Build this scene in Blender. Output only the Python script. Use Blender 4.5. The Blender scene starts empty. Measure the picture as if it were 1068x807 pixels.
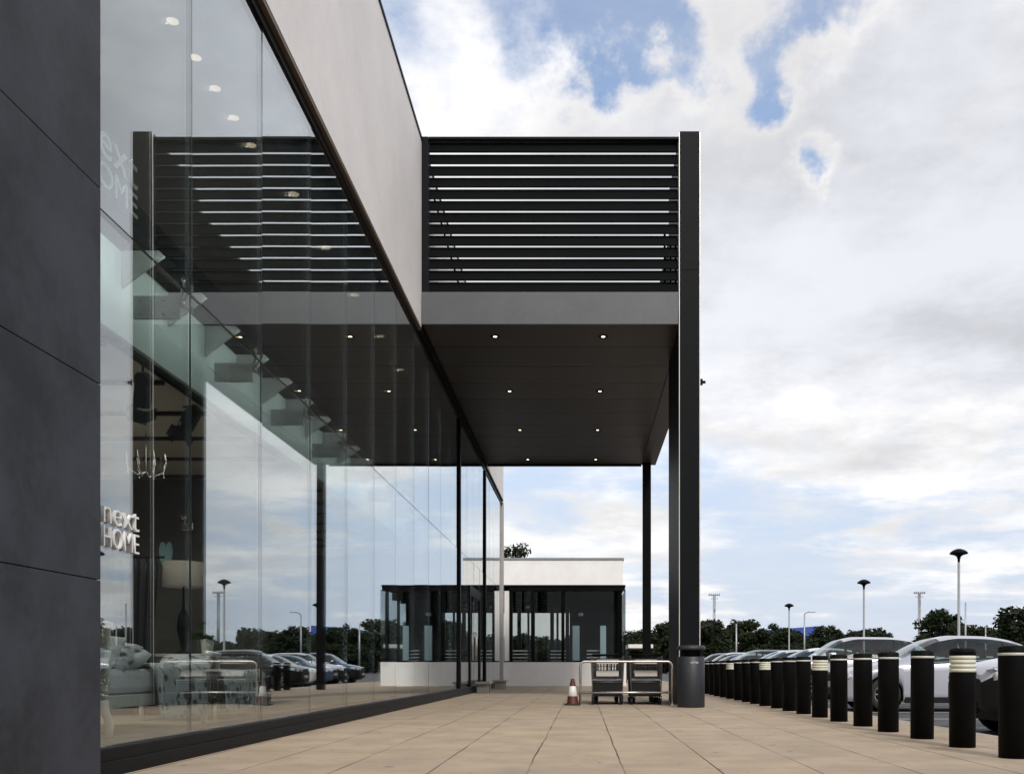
import bpy, bmesh, math, random
from mathutils import Vector, Matrix, noise as mnoise
random.seed(7)
R = math.radians
scene = bpy.context.scene
COL = scene.collection

# ------------------------------------------------------------------ helpers
class MB:
    """collects simple solids and links them as ONE mesh object"""
    def __init__(s):
        s.v = []; s.f = []; s.mi = []; s.sm = []
    def add(s, verts, faces, mi=0, smooth=False):
        o = len(s.v)
        s.v += [tuple(p) for p in verts]
        for f in faces:
            s.f.append([i + o for i in f]); s.mi.append(mi); s.sm.append(smooth)
        return s
    def box(s, x0, x1, y0, y1, z0, z1, mi=0, ch=0.0):
        if ch <= 0:
            v = [(x0,y0,z0),(x1,y0,z0),(x1,y1,z0),(x0,y1,z0),(x0,y0,z1),(x1,y0,z1),(x1,y1,z1),(x0,y1,z1)]
            return s.add(v, [(0,3,2,1),(4,5,6,7),(0,1,5,4),(1,2,6,5),(2,3,7,6),(3,0,4,7)], mi)
        bm = bmesh.new()
        bmesh.ops.create_cube(bm, size=1)
        for p in bm.verts:
            p.co = Vector(((x0+x1)/2 + p.co.x*(x1-x0), (y0+y1)/2 + p.co.y*(y1-y0), (z0+z1)/2 + p.co.z*(z1-z0)))
        bmesh.ops.bevel(bm, geom=bm.edges[:], offset=ch, segments=2, affect='EDGES', profile=0.5)
        bm.verts.index_update()
        s.add([p.co[:] for p in bm.verts], [[q.index for q in f.verts] for f in bm.faces], mi)
        bm.free(); return s
    def tube(s, pts, r, n=8, mi=0, caps=True, r1=None):
        pts = [Vector(p) for p in pts]; rings = []
        k = len(pts); ref = None
        for i, p in enumerate(pts):
            t = (pts[min(i+1,k-1)] - pts[max(i-1,0)]).normalized()
            if ref is None:
                ref = Vector((0,0,1)) if abs(t.z) < .9 else Vector((1,0,0))
            a = t.cross(ref).normalized(); b = a.cross(t).normalized(); ref = b
            rr = r if r1 is None else r + (r1-r)*i/(k-1)
            rings.append([p + a*math.cos(2*math.pi*j/n)*rr + b*math.sin(2*math.pi*j/n)*rr for j in range(n)])
        v = [q for ring in rings for q in ring]; f = []
        for i in range(k-1):
            for j in range(n):
                f.append((i*n+j, i*n+(j+1)%n, (i+1)*n+(j+1)%n, (i+1)*n+j))
        s.add(v, f, mi, True)
        if caps:
            s.add(rings[0], [tuple(range(n))][::-1], mi); s.add(rings[-1], [tuple(range(n))], mi)
        return s
    def lathe(s, prof, cx=0, cy=0, n=24, mi=0, axis='Z', smooth=True):
        v = []; f = []
        for (r, z) in prof:
            for j in range(n):
                a = 2*math.pi*j/n
                if axis == 'Z': v.append((cx + r*math.cos(a), cy + r*math.sin(a), z))
                elif axis == 'Y': v.append((cx + r*math.cos(a), z, cy + r*math.sin(a)))
                else: v.append((z, cx + r*math.cos(a), cy + r*math.sin(a)))
        for i in range(len(prof)-1):
            for j in range(n):
                f.append((i*n+j, i*n+(j+1)%n, (i+1)*n+(j+1)%n, (i+1)*n+j))
        return s.add(v, f, mi, smooth)
    def prism(s, poly, a0, a1, axis='Y', mi=0):
        """poly in the plane across `axis` ((x,z) for Y, (y,z) for X, (x,y) for Z)"""
        def P(p, a):
            return (p[0], a, p[1]) if axis == 'Y' else ((a, p[0], p[1]) if axis == 'X' else (p[0], p[1], a))
        n = len(poly)
        v = [P(p, a0) for p in poly] + [P(p, a1) for p in poly]
        f = [tuple(range(n))[::-1], tuple(range(n, 2*n))] + [(i, (i+1)%n, n+(i+1)%n, n+i) for i in range(n)]
        return s.add(v, f, mi)
    def build(s, name, mats, parent=None, loc=None, fix=True):
        me = bpy.data.meshes.new(name)
        me.from_pydata(s.v, [], s.f)
        if not isinstance(mats, (list, tuple)): mats = [mats]
        for m in mats: me.materials.append(m)
        for p, mi, sm in zip(me.polygons, s.mi, s.sm):
            p.material_index = mi; p.use_smooth = sm
        if fix:
            bm = bmesh.new(); bm.from_mesh(me)
            bmesh.ops.remove_doubles(bm, verts=bm.verts, dist=1e-5)
            bmesh.ops.recalc_face_normals(bm, faces=bm.faces)
            bm.to_mesh(me); bm.free()
        o = bpy.data.objects.new(name, me); COL.objects.link(o)
        if parent: o.parent = parent
        if loc: o.location = loc
        return o

def tag(o, label=None, cat=None, group=None, kind=None):
    if label: o['label'] = label
    if cat: o['category'] = cat
    if group: o['group'] = group
    if kind: o['kind'] = kind
    return o
def thing(name, label, cat, loc=(0,0,0), rz=0, group=None):
    o = bpy.data.objects.new(name, None); COL.objects.link(o)
    o.empty_display_size = .2
    o.location = loc; o.rotation_euler = (0,0,rz)
    return tag(o, label, cat, group)
def copy_tree(o, parent=None):
    c = o.copy(); COL.objects.link(c)
    if parent: c.parent = parent
    for ch in list(o.children): copy_tree(ch, c)
    return c
ONES = "first second third fourth fifth sixth seventh eighth ninth tenth eleventh twelfth thirteenth fourteenth fifteenth sixteenth seventeenth eighteenth nineteenth".split()
def ordinal(i):
    if i < 20: return ONES[i-1]
    t, u = divmod(i, 10)
    tens = {2:'twent',3:'thirt',4:'fort',5:'fift',6:'sixt'}[t]
    return tens+'ieth' if u == 0 else tens+'y-'+ONES[u-1]

# ------------------------------------------------------------------ node helpers
class NT:
    def __init__(s, nt): s.nt = nt; s.nt.nodes.clear()
    def n(s, typ, **kw):
        x = s.nt.nodes.new(typ)
        for k, v in kw.items(): setattr(x, k, v)
        return x
    def link(s, a, b): s.nt.links.new(a, b)
    def put(s, sock, v):
        if hasattr(v, 'is_output'): s.link(v, sock)
        elif v is not None: sock.default_value = v
    def m(s, op, a, b=None, c=None, clamp=False):
        x = s.n('ShaderNodeMath', operation=op); x.use_clamp = clamp
        s.put(x.inputs[0], a)
        if b is not None: s.put(x.inputs[1], b)
        if c is not None: s.put(x.inputs[2], c)
        return x.outputs[0]
    def vm(s, op, a, b=None):
        x = s.n('ShaderNodeVectorMath', operation=op)
        s.put(x.inputs[0], a)
        if b is not None: s.put(x.inputs[1], b)
        return x.outputs['Value'] if op in ('DOT_PRODUCT','LENGTH') else x.outputs[0]
    def noise(s, vec, scale, detail=4, rough=.55, dist=0.0):
        x = s.n('ShaderNodeTexNoise'); s.put(x.inputs['Vector'], vec)
        x.inputs['Scale'].default_value = scale; x.inputs['Detail'].default_value = detail
        x.inputs['Roughness'].default_value = rough; x.inputs['Distortion'].default_value = dist
        return x.outputs['Fac']
    def ss(s, v, lo, hi, a=0.0, b=1.0):
        x = s.n('ShaderNodeMapRange', interpolation_type='SMOOTHSTEP')
        s.put(x.inputs[0], v)
        x.inputs[1].default_value = lo; x.inputs[2].default_value = hi
        x.inputs[3].default_value = a; x.inputs[4].default_value = b
        return x.outputs[0]
    def mix(s, fac, a, b, mode='MIX'):
        x = s.n('ShaderNodeMix', data_type='RGBA', blend_type=mode)
        s.put(x.inputs[0], fac)
        for sock, v in ((x.inputs[6], a), (x.inputs[7], b)):
            if isinstance(v, (tuple, list)): v = tuple(v) + ((1,) if len(v) == 3 else ())
            s.put(sock, v)
        return x.outputs[2]
    def bump(s, h, strength=.3, dist=.01):
        x = s.n('ShaderNodeBump'); s.put(x.inputs['Height'], h)
        x.inputs['Strength'].default_value = strength; x.inputs['Distance'].default_value = dist
        return x.outputs[0]
    def pos(s): return s.n('ShaderNodeNewGeometry').outputs['Position']
    def obj(s): return s.n('ShaderNodeTexCoord').outputs['Object']
    def out(s, sh): 
        o = s.n('ShaderNodeOutputMaterial'); s.link(sh, o.inputs['Surface'])
    def prin(s, color, rough=.5, metal=0., normal=None, coat=0., spec=.5):
        p = s.n('ShaderNodeBsdfPrincipled')
        if isinstance(color, (tuple, list)): color = tuple(color) + ((1,) if len(color) == 3 else ())
        s.put(p.inputs['Base Color'], color); s.put(p.inputs['Roughness'], rough)
        p.inputs['Metallic'].default_value = metal; p.inputs['Coat Weight'].default_value = coat
        p.inputs['Coat Roughness'].default_value = .05
        p.inputs['Specular IOR Level'].default_value = spec
        if normal is not None: s.link(normal, p.inputs['Normal'])
        return p.outputs[0]

def newmat(name):
    m = bpy.data.materials.new(name); m.use_nodes = True
    return m, NT(m.node_tree)
def plain(name, col, rough=.5, metal=0., coat=0., var=.12, vs=3.0, bump=.0, bs=60, spec=.5):
    """a painted / coated surface with slight tone and gloss variation"""
    m, t = newmat(name)
    p = t.obj()
    n1 = t.noise(p, vs, 5); n2 = t.noise(p, vs*9, 3)
    f = t.m('ADD', t.m('MULTIPLY', n1, .7), t.m('MULTIPLY', n2, .3))
    k = t.ss(f, .3, .7, 1-var, 1+var)
    c = t.mix(1.0, col, k, 'MULTIPLY')
    r = t.m('ADD', rough-.06, t.m('MULTIPLY', n2, .12))
    nrm = t.bump(t.noise(p, bs, 3), bump, .004) if bump > 0 else None
    t.out(t.prin(c, r, metal, nrm, coat, spec))
    return m
def emit(name, col, st):
    m, t = newmat(name)
    e = t.n('ShaderNodeEmission'); e.inputs[0].default_value = tuple(col)+(1,); e.inputs[1].default_value = st
    t.out(e.outputs[0]); return m
def glassmat(name, tint, gain=2.0, rough=0.0, wob=0.0):
    """one face of a pane: clear with a tint, mirror-like towards grazing angles"""
    m, t = newmat(name)
    g = t.n('ShaderNodeNewGeometry')
    c = t.m('ABSOLUTE', t.vm('DOT_PRODUCT', g.outputs['Normal'], g.outputs['Incoming']))
    F = t.m('ADD', .04, t.m('MULTIPLY', .96, t.m('POWER', t.m('SUBTRACT', 1.0, c), 5.0)))
    F = t.m('DIVIDE', t.m('MULTIPLY', F, gain), t.m('ADD', 1.0, t.m('MULTIPLY', F, gain-1)))
    tr = t.n('ShaderNodeBsdfTransparent'); tr.inputs[0].default_value = tuple(tint)+(1,)
    gl = t.n('ShaderNodeBsdfGlossy'); gl.inputs['Roughness'].default_value = rough
    gl.inputs[0].default_value = (.93,.96,.97,1)
    if wob > 0:
        t.link(t.bump(t.noise(t.pos(), .9, 1), wob, .01), gl.inputs['Normal'])
    mx = t.n('ShaderNodeMixShader'); t.link(F, mx.inputs[0]); t.link(tr.outputs[0], mx.inputs[1]); t.link(gl.outputs[0], mx.inputs[2])
    t.out(mx.outputs[0]); return m

# ------------------------------------------------------------------ materials
M = {}
M['slate'] = plain('slate_cladding', (.029,.033,.042), .5, var=.5, vs=1.3, bump=.2, bs=18, spec=.2)
M['white_panel'] = plain('white_render', (.86,.82,.795), .7, var=.06, vs=.8, bump=.1, bs=40)
M['white_wall'] = plain('white_paint', (.80,.785,.77), .6, var=.05, vs=.9)
M['brown'] = plain('bronze_trim', (.12,.088,.062), .45, metal=.3, var=.15)
M['black_metal'] = plain('black_metal', (.003,.003,.0035), .45, var=.2, spec=.08)
M['dark_metal'] = plain('dark_grey_metal', (.0040,.0052,.0065), .5, var=.15, spec=.10)
M['fascia'] = plain('grey_fascia', (.085,.09,.098), .42, metal=.1, var=.1, vs=1.5)
M['edge'] = plain('edge_metal', (.045,.043,.040), .45, metal=.2, var=.1)
M['grey_post'] = plain('grey_metal_post', (.42,.40,.39), .5, var=.06)
M['pale_edge'] = plain('pale_edge_trim', (.62,.60,.55), .35, metal=.4, var=.08)
M['louvre'] = plain('louvre_blade', (.0045,.0055,.0055), .5, var=.15, vs=1.0, spec=.03)
M['plinth'] = plain('plinth', (.006,.006,.007), .5, var=.2, spec=.12)
M['steel'] = plain('polished_steel', (.62,.60,.57), .25, metal=1., var=.08)
M['steel_dim'] = plain('dull_pewter', (.13,.13,.13), .6, var=.1)
M['zinc'] = plain('zinc_wire', (.24,.24,.25), .35, metal=.9, var=.1)
M['steel_grey'] = plain('grey_steel_plate', (.55,.56,.55), .5, metal=.3, var=.15)
M['int_white'] = plain('interior_white', (.78,.80,.78), .7, var=.03)
M['int_grey'] = plain('interior_grey', (.085,.085,.09), .8, var=.08)
M['int_dark'] = plain('interior_dark', (.035,.034,.034), .8, var=.1)
M['int_floor'] = plain('interior_floor', (.30,.23,.17), .5, var=.12)
M['ceiling_dark'] = plain('dark_ceiling', (.60,.57,.53), .8, var=.06)
M['fabric_white'] = plain('white_bedding', (.72,.74,.75), .9, var=.06, vs=4, bump=.3, bs=14)
M['cream'] = plain('cream_paint', (.72,.69,.62), .45, var=.05)
M['curtain'] = plain('dark_curtain', (.020,.020,.024), .9, var=.25, vs=3)
M['shade'] = plain('linen_shade', (.30,.27,.24), .9, var=.08)
M['mint'] = plain('mint_lacquer', (.42,.74,.78), .3, var=.05)
M['plant'] = plain('plant_green', (.05,.09,.03), .6, var=.3)
M['cone_red'] = plain('cone_orange_red', (.085,.016,.013), .5, var=.15)
M['cone_white'] = plain('cone_sleeve', (.70,.69,.66), .4, var=.1)
M['rubber'] = plain('black_rubber', (.012,.012,.012), .75, var=.2)
M['bin'] = plain('charcoal_plastic', (.015,.017,.023), .5, var=.1)
M['letter'] = plain('white_lettering', (.80,.80,.80), .5, var=.02)
M['placard'] = plain('white_plastic', (.48,.45,.42), .5, var=.06)
M['bollard'] = plain('black_bollard', (.003,.003,.0035), .6, var=.3, spec=.10)
M['band'] = plain('reflective_band', (.55,.54,.50), .4, var=.08)
M['louvre_head'] = plain('cream_diffuser', (.66,.66,.55), .45, var=.06)
M['stone'] = plain('pale_stone', (.34,.32,.28), .8, var=.15, bump=.2)
M['galv'] = plain('galvanised_pole', (.36,.37,.38), .45, metal=.6, var=.1)
M['bark'] = plain('bark', (.06,.05,.04), .9, var=.3, vs=3)
M['blue_clad'] = plain('blue_cladding', (.035,.075,.33), .5, var=.08)
M['roof_grey'] = plain('grey_roof', (.25,.25,.26), .7, var=.08)
M['line_paint'] = plain('road_line_paint', (.62,.62,.60), .7, var=.12, vs=6)
M['kerb'] = plain('kerb_concrete', (.33,.31,.28), .85, var=.15, bump=.3)
M['blind'] = plain('pale_blue_blind', (.42,.52,.58), .7, var=.05)
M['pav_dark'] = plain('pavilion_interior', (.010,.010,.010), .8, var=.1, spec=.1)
M['mint_wall'] = plain('pale_mint_wall', (.74,.84,.81), .6, var=.03)
M['partition'] = plain('charcoal_wall', (.085,.083,.082), .8, var=.08)
M['lamp_on'] = emit('lit_lamp', (1,.84,.55), 3.2)
M['globe_on'] = emit('lit_globe', (1,.82,.42), 4.0)
M['ceil_on'] = emit('lit_ceiling_lamp', (1,.80,.58), .95)
M['glass'] = glassmat('shopfront_glass', (.86,.90,.885), 3.4, wob=.016)
M['pav_glass'] = glassmat('pavilion_glass', (.84,.87,.87), .22)
M['car_glass'] = glassmat('car_glass', (.50,.60,.57), 1.3)
M['chrome'] = plain('chrome', (.7,.7,.7), .15, metal=1., var=.03)
M['lens'] = plain('headlamp_lens', (.62,.65,.70), .08, metal=.5, var=.1, vs=14)
M['tail'] = plain('tail_lamp', (.30,.01,.012), .15, var=.1)
M['plastic'] = plain('black_plastic', (.006,.006,.0065), .5, var=.15, spec=.25)
M['alloy'] = plain('alloy_rim', (.30,.30,.31), .3, metal=.8, var=.1)
M['plate'] = plain('number_plate', (.7,.7,.66), .4, var=.03)

def paint(name, col, metal=.5):
    m, t = newmat(name)
    p = t.obj()
    k = t.ss(t.noise(p, 260, 2), .3, .7, .94, 1.06)
    dirt = t.ss(t.noise(p, 2.2, 5), .55, .8, 0, .12)
    c = t.mix(dirt, t.mix(1., col, k, 'MULTIPLY'), (.2,.18,.16))
    t.out(t.prin(c, .32, metal, None, .8))
    return m
PAINT = dict(silver=paint('silver_paint', (.60,.61,.65), .4), lilac=paint('lilac_silver_paint', (.52,.525,.59), .45), white=paint('white_paintwork', (.78,.78,.78), .0),
             black=paint('black_paintwork', (.012,.012,.014), .1), blue=paint('blue_paintwork', (.03,.06,.13)), grey=paint('grey_paintwork', (.12,.125,.13)),
             red=paint('red_paintwork', (.22,.02,.02), .2))

# soffit boards: dark brown metal with cross seams
def soffit_mat():
    m, t = newmat('soffit_boards')
    p = t.pos(); sp = t.n('ShaderNodeSeparateXYZ'); t.link(p, sp.inputs[0])
    y = t.m('DIVIDE', t.m('SUBTRACT', sp.outputs[1], 20.0), 1.38)
    fr = t.m('FRACT', y)
    d = t.m('ABSOLUTE', t.m('SUBTRACT', fr, .5))
    seam = t.ss(d, .455, .470)
    cell = t.n('ShaderNodeTexWhiteNoise', noise_dimensions='1D'); t.link(t.m('FLOOR', y), cell.inputs['W'])
    tone = t.m('ADD', .86, t.m('MULTIPLY', cell.outputs[0], .28))
    n = t.ss(t.noise(p, 1.1, 4), .3, .7, .88, 1.12)
    c = t.mix(1., (.026,.0205,.0175), t.m('MULTIPLY', tone, n), 'MULTIPLY')
    c = t.mix(seam, c, (.0015,.0015,.0015))
    t.out(t.prin(c, .38, 0, t.bump(t.m('SUBTRACT', 1., seam), .6, .01), spec=.22))
    return m
M['soffit'] = soffit_mat()

def paving_mat():
    m, t = newmat('paving_slabs')
    p = t.pos(); sp = t.n('ShaderNodeSeparateXYZ'); t.link(p, sp.inputs[0])
    wob = t.m('MULTIPLY', t.m('SUBTRACT', t.noise(p, .8, 2), .5), .035)
    x = t.m('DIVIDE', t.m('ADD', t.m('ADD', sp.outputs[0], .42), wob), .73)
    colid = t.m('FLOOR', t.m('ADD', x, .5))
    dx = t.m('ABSOLUTE', t.m('SUBTRACT', t.m('FRACT', t.m('ADD', x, .5)), .5))   # 0 at joint
    dx = t.m('ABSOLUTE', t.m('SUBTRACT', x, t.m('ROUND', x)))
    jx = t.ss(dx, .005, .013, 1, 0)
    cx = t.m('FLOOR', x)
    wn = t.n('ShaderNodeTexWhiteNoise', noise_dimensions='1D'); t.link(cx, wn.inputs['W'])
    y = t.m('ADD', t.m('DIVIDE', sp.outputs[1], .92), wn.outputs[0])
    dy = t.m('ABSOLUTE', t.m('SUBTRACT', y, t.m('ROUND', y)))
    jy = t.ss(dy, .004, .011, 1, 0)
    brk = t.ss(t.noise(p, .75, 3), .36, .60)            # some joints filled, some open
    brk2 = t.ss(t.noise(t.vm('ADD', p, (7.,3.,0.)), .55, 3), .42, .62)
    comb = t.n('ShaderNodeCombineXYZ'); t.link(cx, comb.inputs[0]); t.link(t.m('FLOOR', y), comb.inputs[1])
    wn2 = t.n('ShaderNodeTexWhiteNoise', noise_dimensions='2D'); t.link(comb.outputs[0], wn2.inputs['Vector'])
    tone = t.m('ADD', .965, t.m('MULTIPLY', wn2.outputs[0], .07))
    gr = t.ss(t.noise(p, 90, 3), .25, .75, .86, 1.14)
    blot = t.ss(t.noise(p, 1.6, 6, .6), .3, .72, .84, 1.08)
    k = t.m('MULTIPLY', t.m('MULTIPLY', tone, gr), blot)
    hue = t.mix(t.ss(t.noise(p, .5, 3), .35, .65), (.395,.31,.222), (.38,.303,.226))
    c = t.mix(1., hue, k, 'MULTIPLY')
    spot = t.m('MAXIMUM', t.ss(t.noise(p, 5.5, 2, .5), .69, .73), t.m('MULTIPLY', t.ss(t.noise(p, 15, 2, .5), .70, .73), .8))        # gum spots and small stains
    c = t.mix(t.m('MULTIPLY', spot, .55), c, (.07,.055,.045))
    jf = t.m('MAXIMUM', t.m('MULTIPLY', jx, t.m('ADD', .35, t.m('MULTIPLY', brk, .62))), t.m('MULTIPLY', jy, t.m('ADD', .02, t.m('MULTIPLY', brk2, .30))))
    c = t.mix(jf, c, (.045,.033,.026))
    h = t.m('SUBTRACT', t.m('ADD', t.m('MULTIPLY', t.noise(p, 60, 4), .25), t.m('MULTIPLY', wn2.outputs[0], .10)), jf)
    t.out(t.prin(c, .82, 0, t.bump(h, .5, .008), spec=.3))
    return m
M['paving'] = paving_mat()
def asphalt_mat():
    m, t = newmat('asphalt')
    p = t.pos()
    k = t.m('MULTIPLY', t.ss(t.noise(p, 120, 3), .25, .75, .7, 1.35), t.ss(t.noise(p, .35, 6, .6), .3, .7, .8, 1.25))
    c = t.mix(1., (.062,.062,.064), k, 'MULTIPLY')
    t.out(t.prin(c, .8, 0, t.bump(t.noise(p, 150, 3), .5, .006)))
    return m
M['asphalt'] = asphalt_mat()
def leaf_mat(name, a, b):
    m, t = newmat(name)
    p = t.obj()
    f = t.ss(t.noise(p, .9, 4), .3, .7)
    oi = t.n('ShaderNodeObjectInfo')
    c = t.mix(f, a, b)
    c = t.mix(1., c, t.m('ADD', .75, t.m('MULTIPLY', oi.outputs['Random'], .5)), 'MULTIPLY')
    d = t.prin(c, .7, spec=.2)
    tl = t.n('ShaderNodeBsdfTranslucent'); t.link(c, tl.inputs[0])
    mx = t.n('ShaderNodeMixShader'); mx.inputs[0].default_value = .25
    t.link(d, mx.inputs[1]); t.link(tl.outputs[0], mx.inputs[2]); t.out(mx.outputs[0])
    return m
LEAF = [leaf_mat('leaves_dark', (.012,.020,.008), (.026,.036,.014)), leaf_mat('leaves_olive', (.017,.024,.009), (.034,.040,.016)), leaf_mat('leaves_mid', (.015,.025,.010), (.030,.043,.017))]
def pattern_fabric():
    m, t = newmat('patterned_throw')
    p = t.obj()
    v = t.n('ShaderNodeTexVoronoi'); t.link(p, v.inputs['Vector']); v.inputs['Scale'].default_value = 9
    f = t.ss(t.m('ADD', v.outputs['Distance'], t.m('MULTIPLY', t.noise(p, 14, 4), .5)), .45, .75)
    c = t.mix(f, (.06,.065,.07), (.50,.53,.55))
    t.out(t.prin(c, .9, 0, t.bump(t.noise(p, 12, 3), .5, .02)))
    return m
M['throw'] = pattern_fabric()

# ------------------------------------------------------------------ camera (level, shifted lens)
F, U0, V0, CZ = 1000., 608., 696., .78
cam = bpy.data.cameras.new('camera'); camo = bpy.data.objects.new('camera', cam); COL.objects.link(camo)
camo.location = (0,0,CZ); camo.rotation_euler = (R(90),0,0)
cam.sensor_width = 36; cam.lens = 36*F/1068.
cam.shift_x = (534-U0)/1068.; cam.shift_y = (V0-403.5)/1068.
cam.clip_end = 6000; cam.clip_start = .05
scene.camera = camo
def at(u, v, Y): return Vector(((u-U0)/F*Y, Y, CZ+(V0-v)/F*Y))

# ------------------------------------------------------------------ world and sun
SUN_AZ = (.28,-.96); SUN_EL = R(40)
w = bpy.data.worlds.new('World'); scene.world = w; w.use_nodes = True
t = NT(w.node_tree)
sky = t.n('ShaderNodeTexSky', sky_type='NISHITA'); sky.sun_disc = False
sky.sun_elevation = SUN_EL; sky.sun_rotation = math.atan2(SUN_AZ[0], SUN_AZ[1]) % (2*math.pi)
sky.air_density = 1.0; sky.dust_density = 1.5; sky.ozone_density = 1.5
d = t.vm('NORMALIZE', t.n('ShaderNodeTexCoord').outputs['Generated'])
sp = t.n('ShaderNodeSeparateXYZ'); t.link(d, sp.inputs[0])
zz = t.m('ADD', t.m('MAXIMUM', sp.outputs[2], 0.0), .11)
pc = t.n('ShaderNodeCombineXYZ')
t.link(t.m('DIVIDE', sp.outputs[0], zz), pc.inputs[0]); t.link(t.m('DIVIDE', sp.outputs[1], zz), pc.inputs[1])
pc = pc.outputs[0]
n_big = t.noise(t.vm('ADD', pc, (3.1,1.7,0.4)), .85, 9, .56, .25)
n_mid = t.noise(t.vm('ADD', pc, (9.3,4.2,2.0)), 2.3, 8, .6, .2)
dens = t.m('ADD', t.m('MULTIPLY', n_big, .68), t.m('MULTIPLY', n_mid, .32))
wn_ = t.n('ShaderNodeTexNoise'); t.link(d, wn_.inputs['Vector']); wn_.inputs['Scale'].default_value = 9; wn_.inputs['Detail'].default_value = 7; wn_.inputs['Roughness'].default_value = .6
dw = t.vm('ADD', d, t.vm('MULTIPLY', t.vm('SUBTRACT', wn_.outputs['Color'], (.5,.5,.5)), (.20,.20,.20)))
def hole(u, v, rad, k):
    dv = Vector(((u-U0)/F, 1, (V0-v)/F)).normalized()
    dist = t.vm('LENGTH', t.vm('SUBTRACT', dw, tuple(dv)))
    return t.ss(dist, rad*.15, rad, k, 0)
for (u, v, rad, k) in [(868,150,.05,.20), (845,190,.04,.16), (575,35,.10,.13), (690,60,.06,.14), (640,10,.08,.12), (865,8,.08,.17), (800,50,.05,.14), (1010,560,.20,.08), (800,470,.14,.05), (760,650,.22,.10), (900,600,.20,.06), (560,540,.12,.05), (980,280,.30,-.14), (760,220,.24,-.14), (950,60,.13,-.10), (560,120,.14,-.10), (700,330,.25,-.08), (1150,150,.30,-.12), (480,60,.12,-.04), (750,400,.10,.05)]:
    dens = t.m('SUBTRACT', dens, hole(u, v, rad, k))
mask = t.ss(dens, .355, .525)
thick = t.ss(dens, .43, .68)
shade = t.noise(t.vm('ADD', pc, (1.0,8.0,3.0)), 1.6, 7, .6)
lit = t.m('MULTIPLY', t.m('SUBTRACT', 1.06, t.m('MULTIPLY', thick, .17)), t.ss(shade, .36, .64, .79, 1.06))
lit = t.m('SUBTRACT', lit, t.m('ADD', hole(1040,230,.42,.04), hole(1180,60,.5,.03)))
cl = t.mix(thick, (1.0,.98,.97), (.915,.935,1.0))
CLOUD = 7.0
cl = t.mix(1., cl, t.m('MULTIPLY', lit, CLOUD), 'MULTIPLY')
bl = t.mix(1., sky.outputs[0], (1.5,1.45,1.42), 'MULTIPLY')
hz = t.ss(sp.outputs[2], .05, .55, .92, 0.)                     # paler air low down
bl = t.mix(hz, bl, (4.1,4.6,5.55))
thin = t.m('MULTIPLY', t.ss(n_mid, .3, .7), .28)
bl = t.mix(thin, bl, (5.6,5.7,6.0))
colr = t.mix(mask, bl, cl)
bg = t.n('ShaderNodeBackground'); t.link(colr, bg.inputs[0]); bg.inputs[1].default_value = .1
wo = t.n('ShaderNodeOutputWorld'); t.link(bg.outputs[0], wo.inputs[0])
sl = bpy.data.lights.new('sun', 'SUN'); sl.energy = 1.5; sl.angle = R(10); sl.color = (1,.95,.88)
so = bpy.data.objects.new('sun', sl); COL.objects.link(so)
sv = Vector((SUN_AZ[0]*math.cos(SUN_EL), SUN_AZ[1]*math.cos(SUN_EL), math.sin(SUN_EL)))
so.rotation_euler = (-sv).to_track_quat('-Z', 'Y').to_euler(); so.location = (0,0,30)

# ------------------------------------------------------------------ ground
GX = -3.38   # front of the plinth
g = MB(); g.add([(-3000,-3000,-.1),(3000,-3000,-.1),(3000,3000,-.1),(-3000,3000,-.1)], [(0,1,2,3)])
tag(g.build('ground', M['asphalt'], fix=False), kind='structure')
KX = 4.62
g = MB(); g.box(-16, KX, -10, 62, -.3, 0)
tag(g.build('pavement', M['paving']), kind='structure')
g = MB()
y = -10.
while y < 62:
    g.box(KX+.002, KX+.13, y+.004, y+.91, -.3, .002, ch=.012); y += .915
tag(g.build('kerb', M['kerb']), kind='structure')
g = MB()
BAY0, BAY = 11.55, 2.44
for i in range(-4, 20):
    yy = BAY0 + i*BAY
    g.add([(5.0,yy-.05,-.096),(9.8,yy-.05,-.096),(9.8,yy+.05,-.096),(5.0,yy+.05,-.096)], [(0,1,2,3)])
    g.add([(16.6,yy-.05,-.096),(26.2,yy-.05,-.096),(26.2,yy+.05,-.096),(16.6,yy+.05,-.096)], [(0,1,2,3)])
g.add([(21.35,-10,-.092),(21.45,-10,-.092),(21.45,60,-.092),(21.35,60,-.092)], [(0,1,2,3)])
tag(g.build('bay_markings', M['line_paint'], fix=False), kind='structure')

# ------------------------------------------------------------------ the shop
XG = -3.46
YE = 41.0
ZS = 7.86      # underside of the white panel
ZT = 11.75
shop = thing('shop_building', 'long two-storey shop with glass front, white upper panel and slate pier on the left', 'shop', (-3.4,6.6,0))
def sp_(mb, name, mat, loc=None):
    o = mb.build(name, mat); o.parent = shop; o.matrix_parent_inverse = Matrix.Translation((3.4,-6.6,0)); return o
# slate pier: panels with open joints
p = MB()
zj = [0,.03,1.385,2.735,4.085,5.435,6.785,8.135,9.485,10.6,ZT]
for a, b in zip(zj[1:-1], zj[2:]):
    for (ya, yb) in ((-7.0,-1.6),(-1.594,2.2),(2.206,6.63)):
        p.box(-3.40, -3.335, ya, yb, a+.003, b-.003, ch=.003)
sp_(p, 'slate_cladding', M['slate'])
p = MB(); p.box(-3.9, -3.402, -7, 6.625, 0, ZT-.01); sp_(p, 'pier_core', M['black_metal'])
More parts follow.
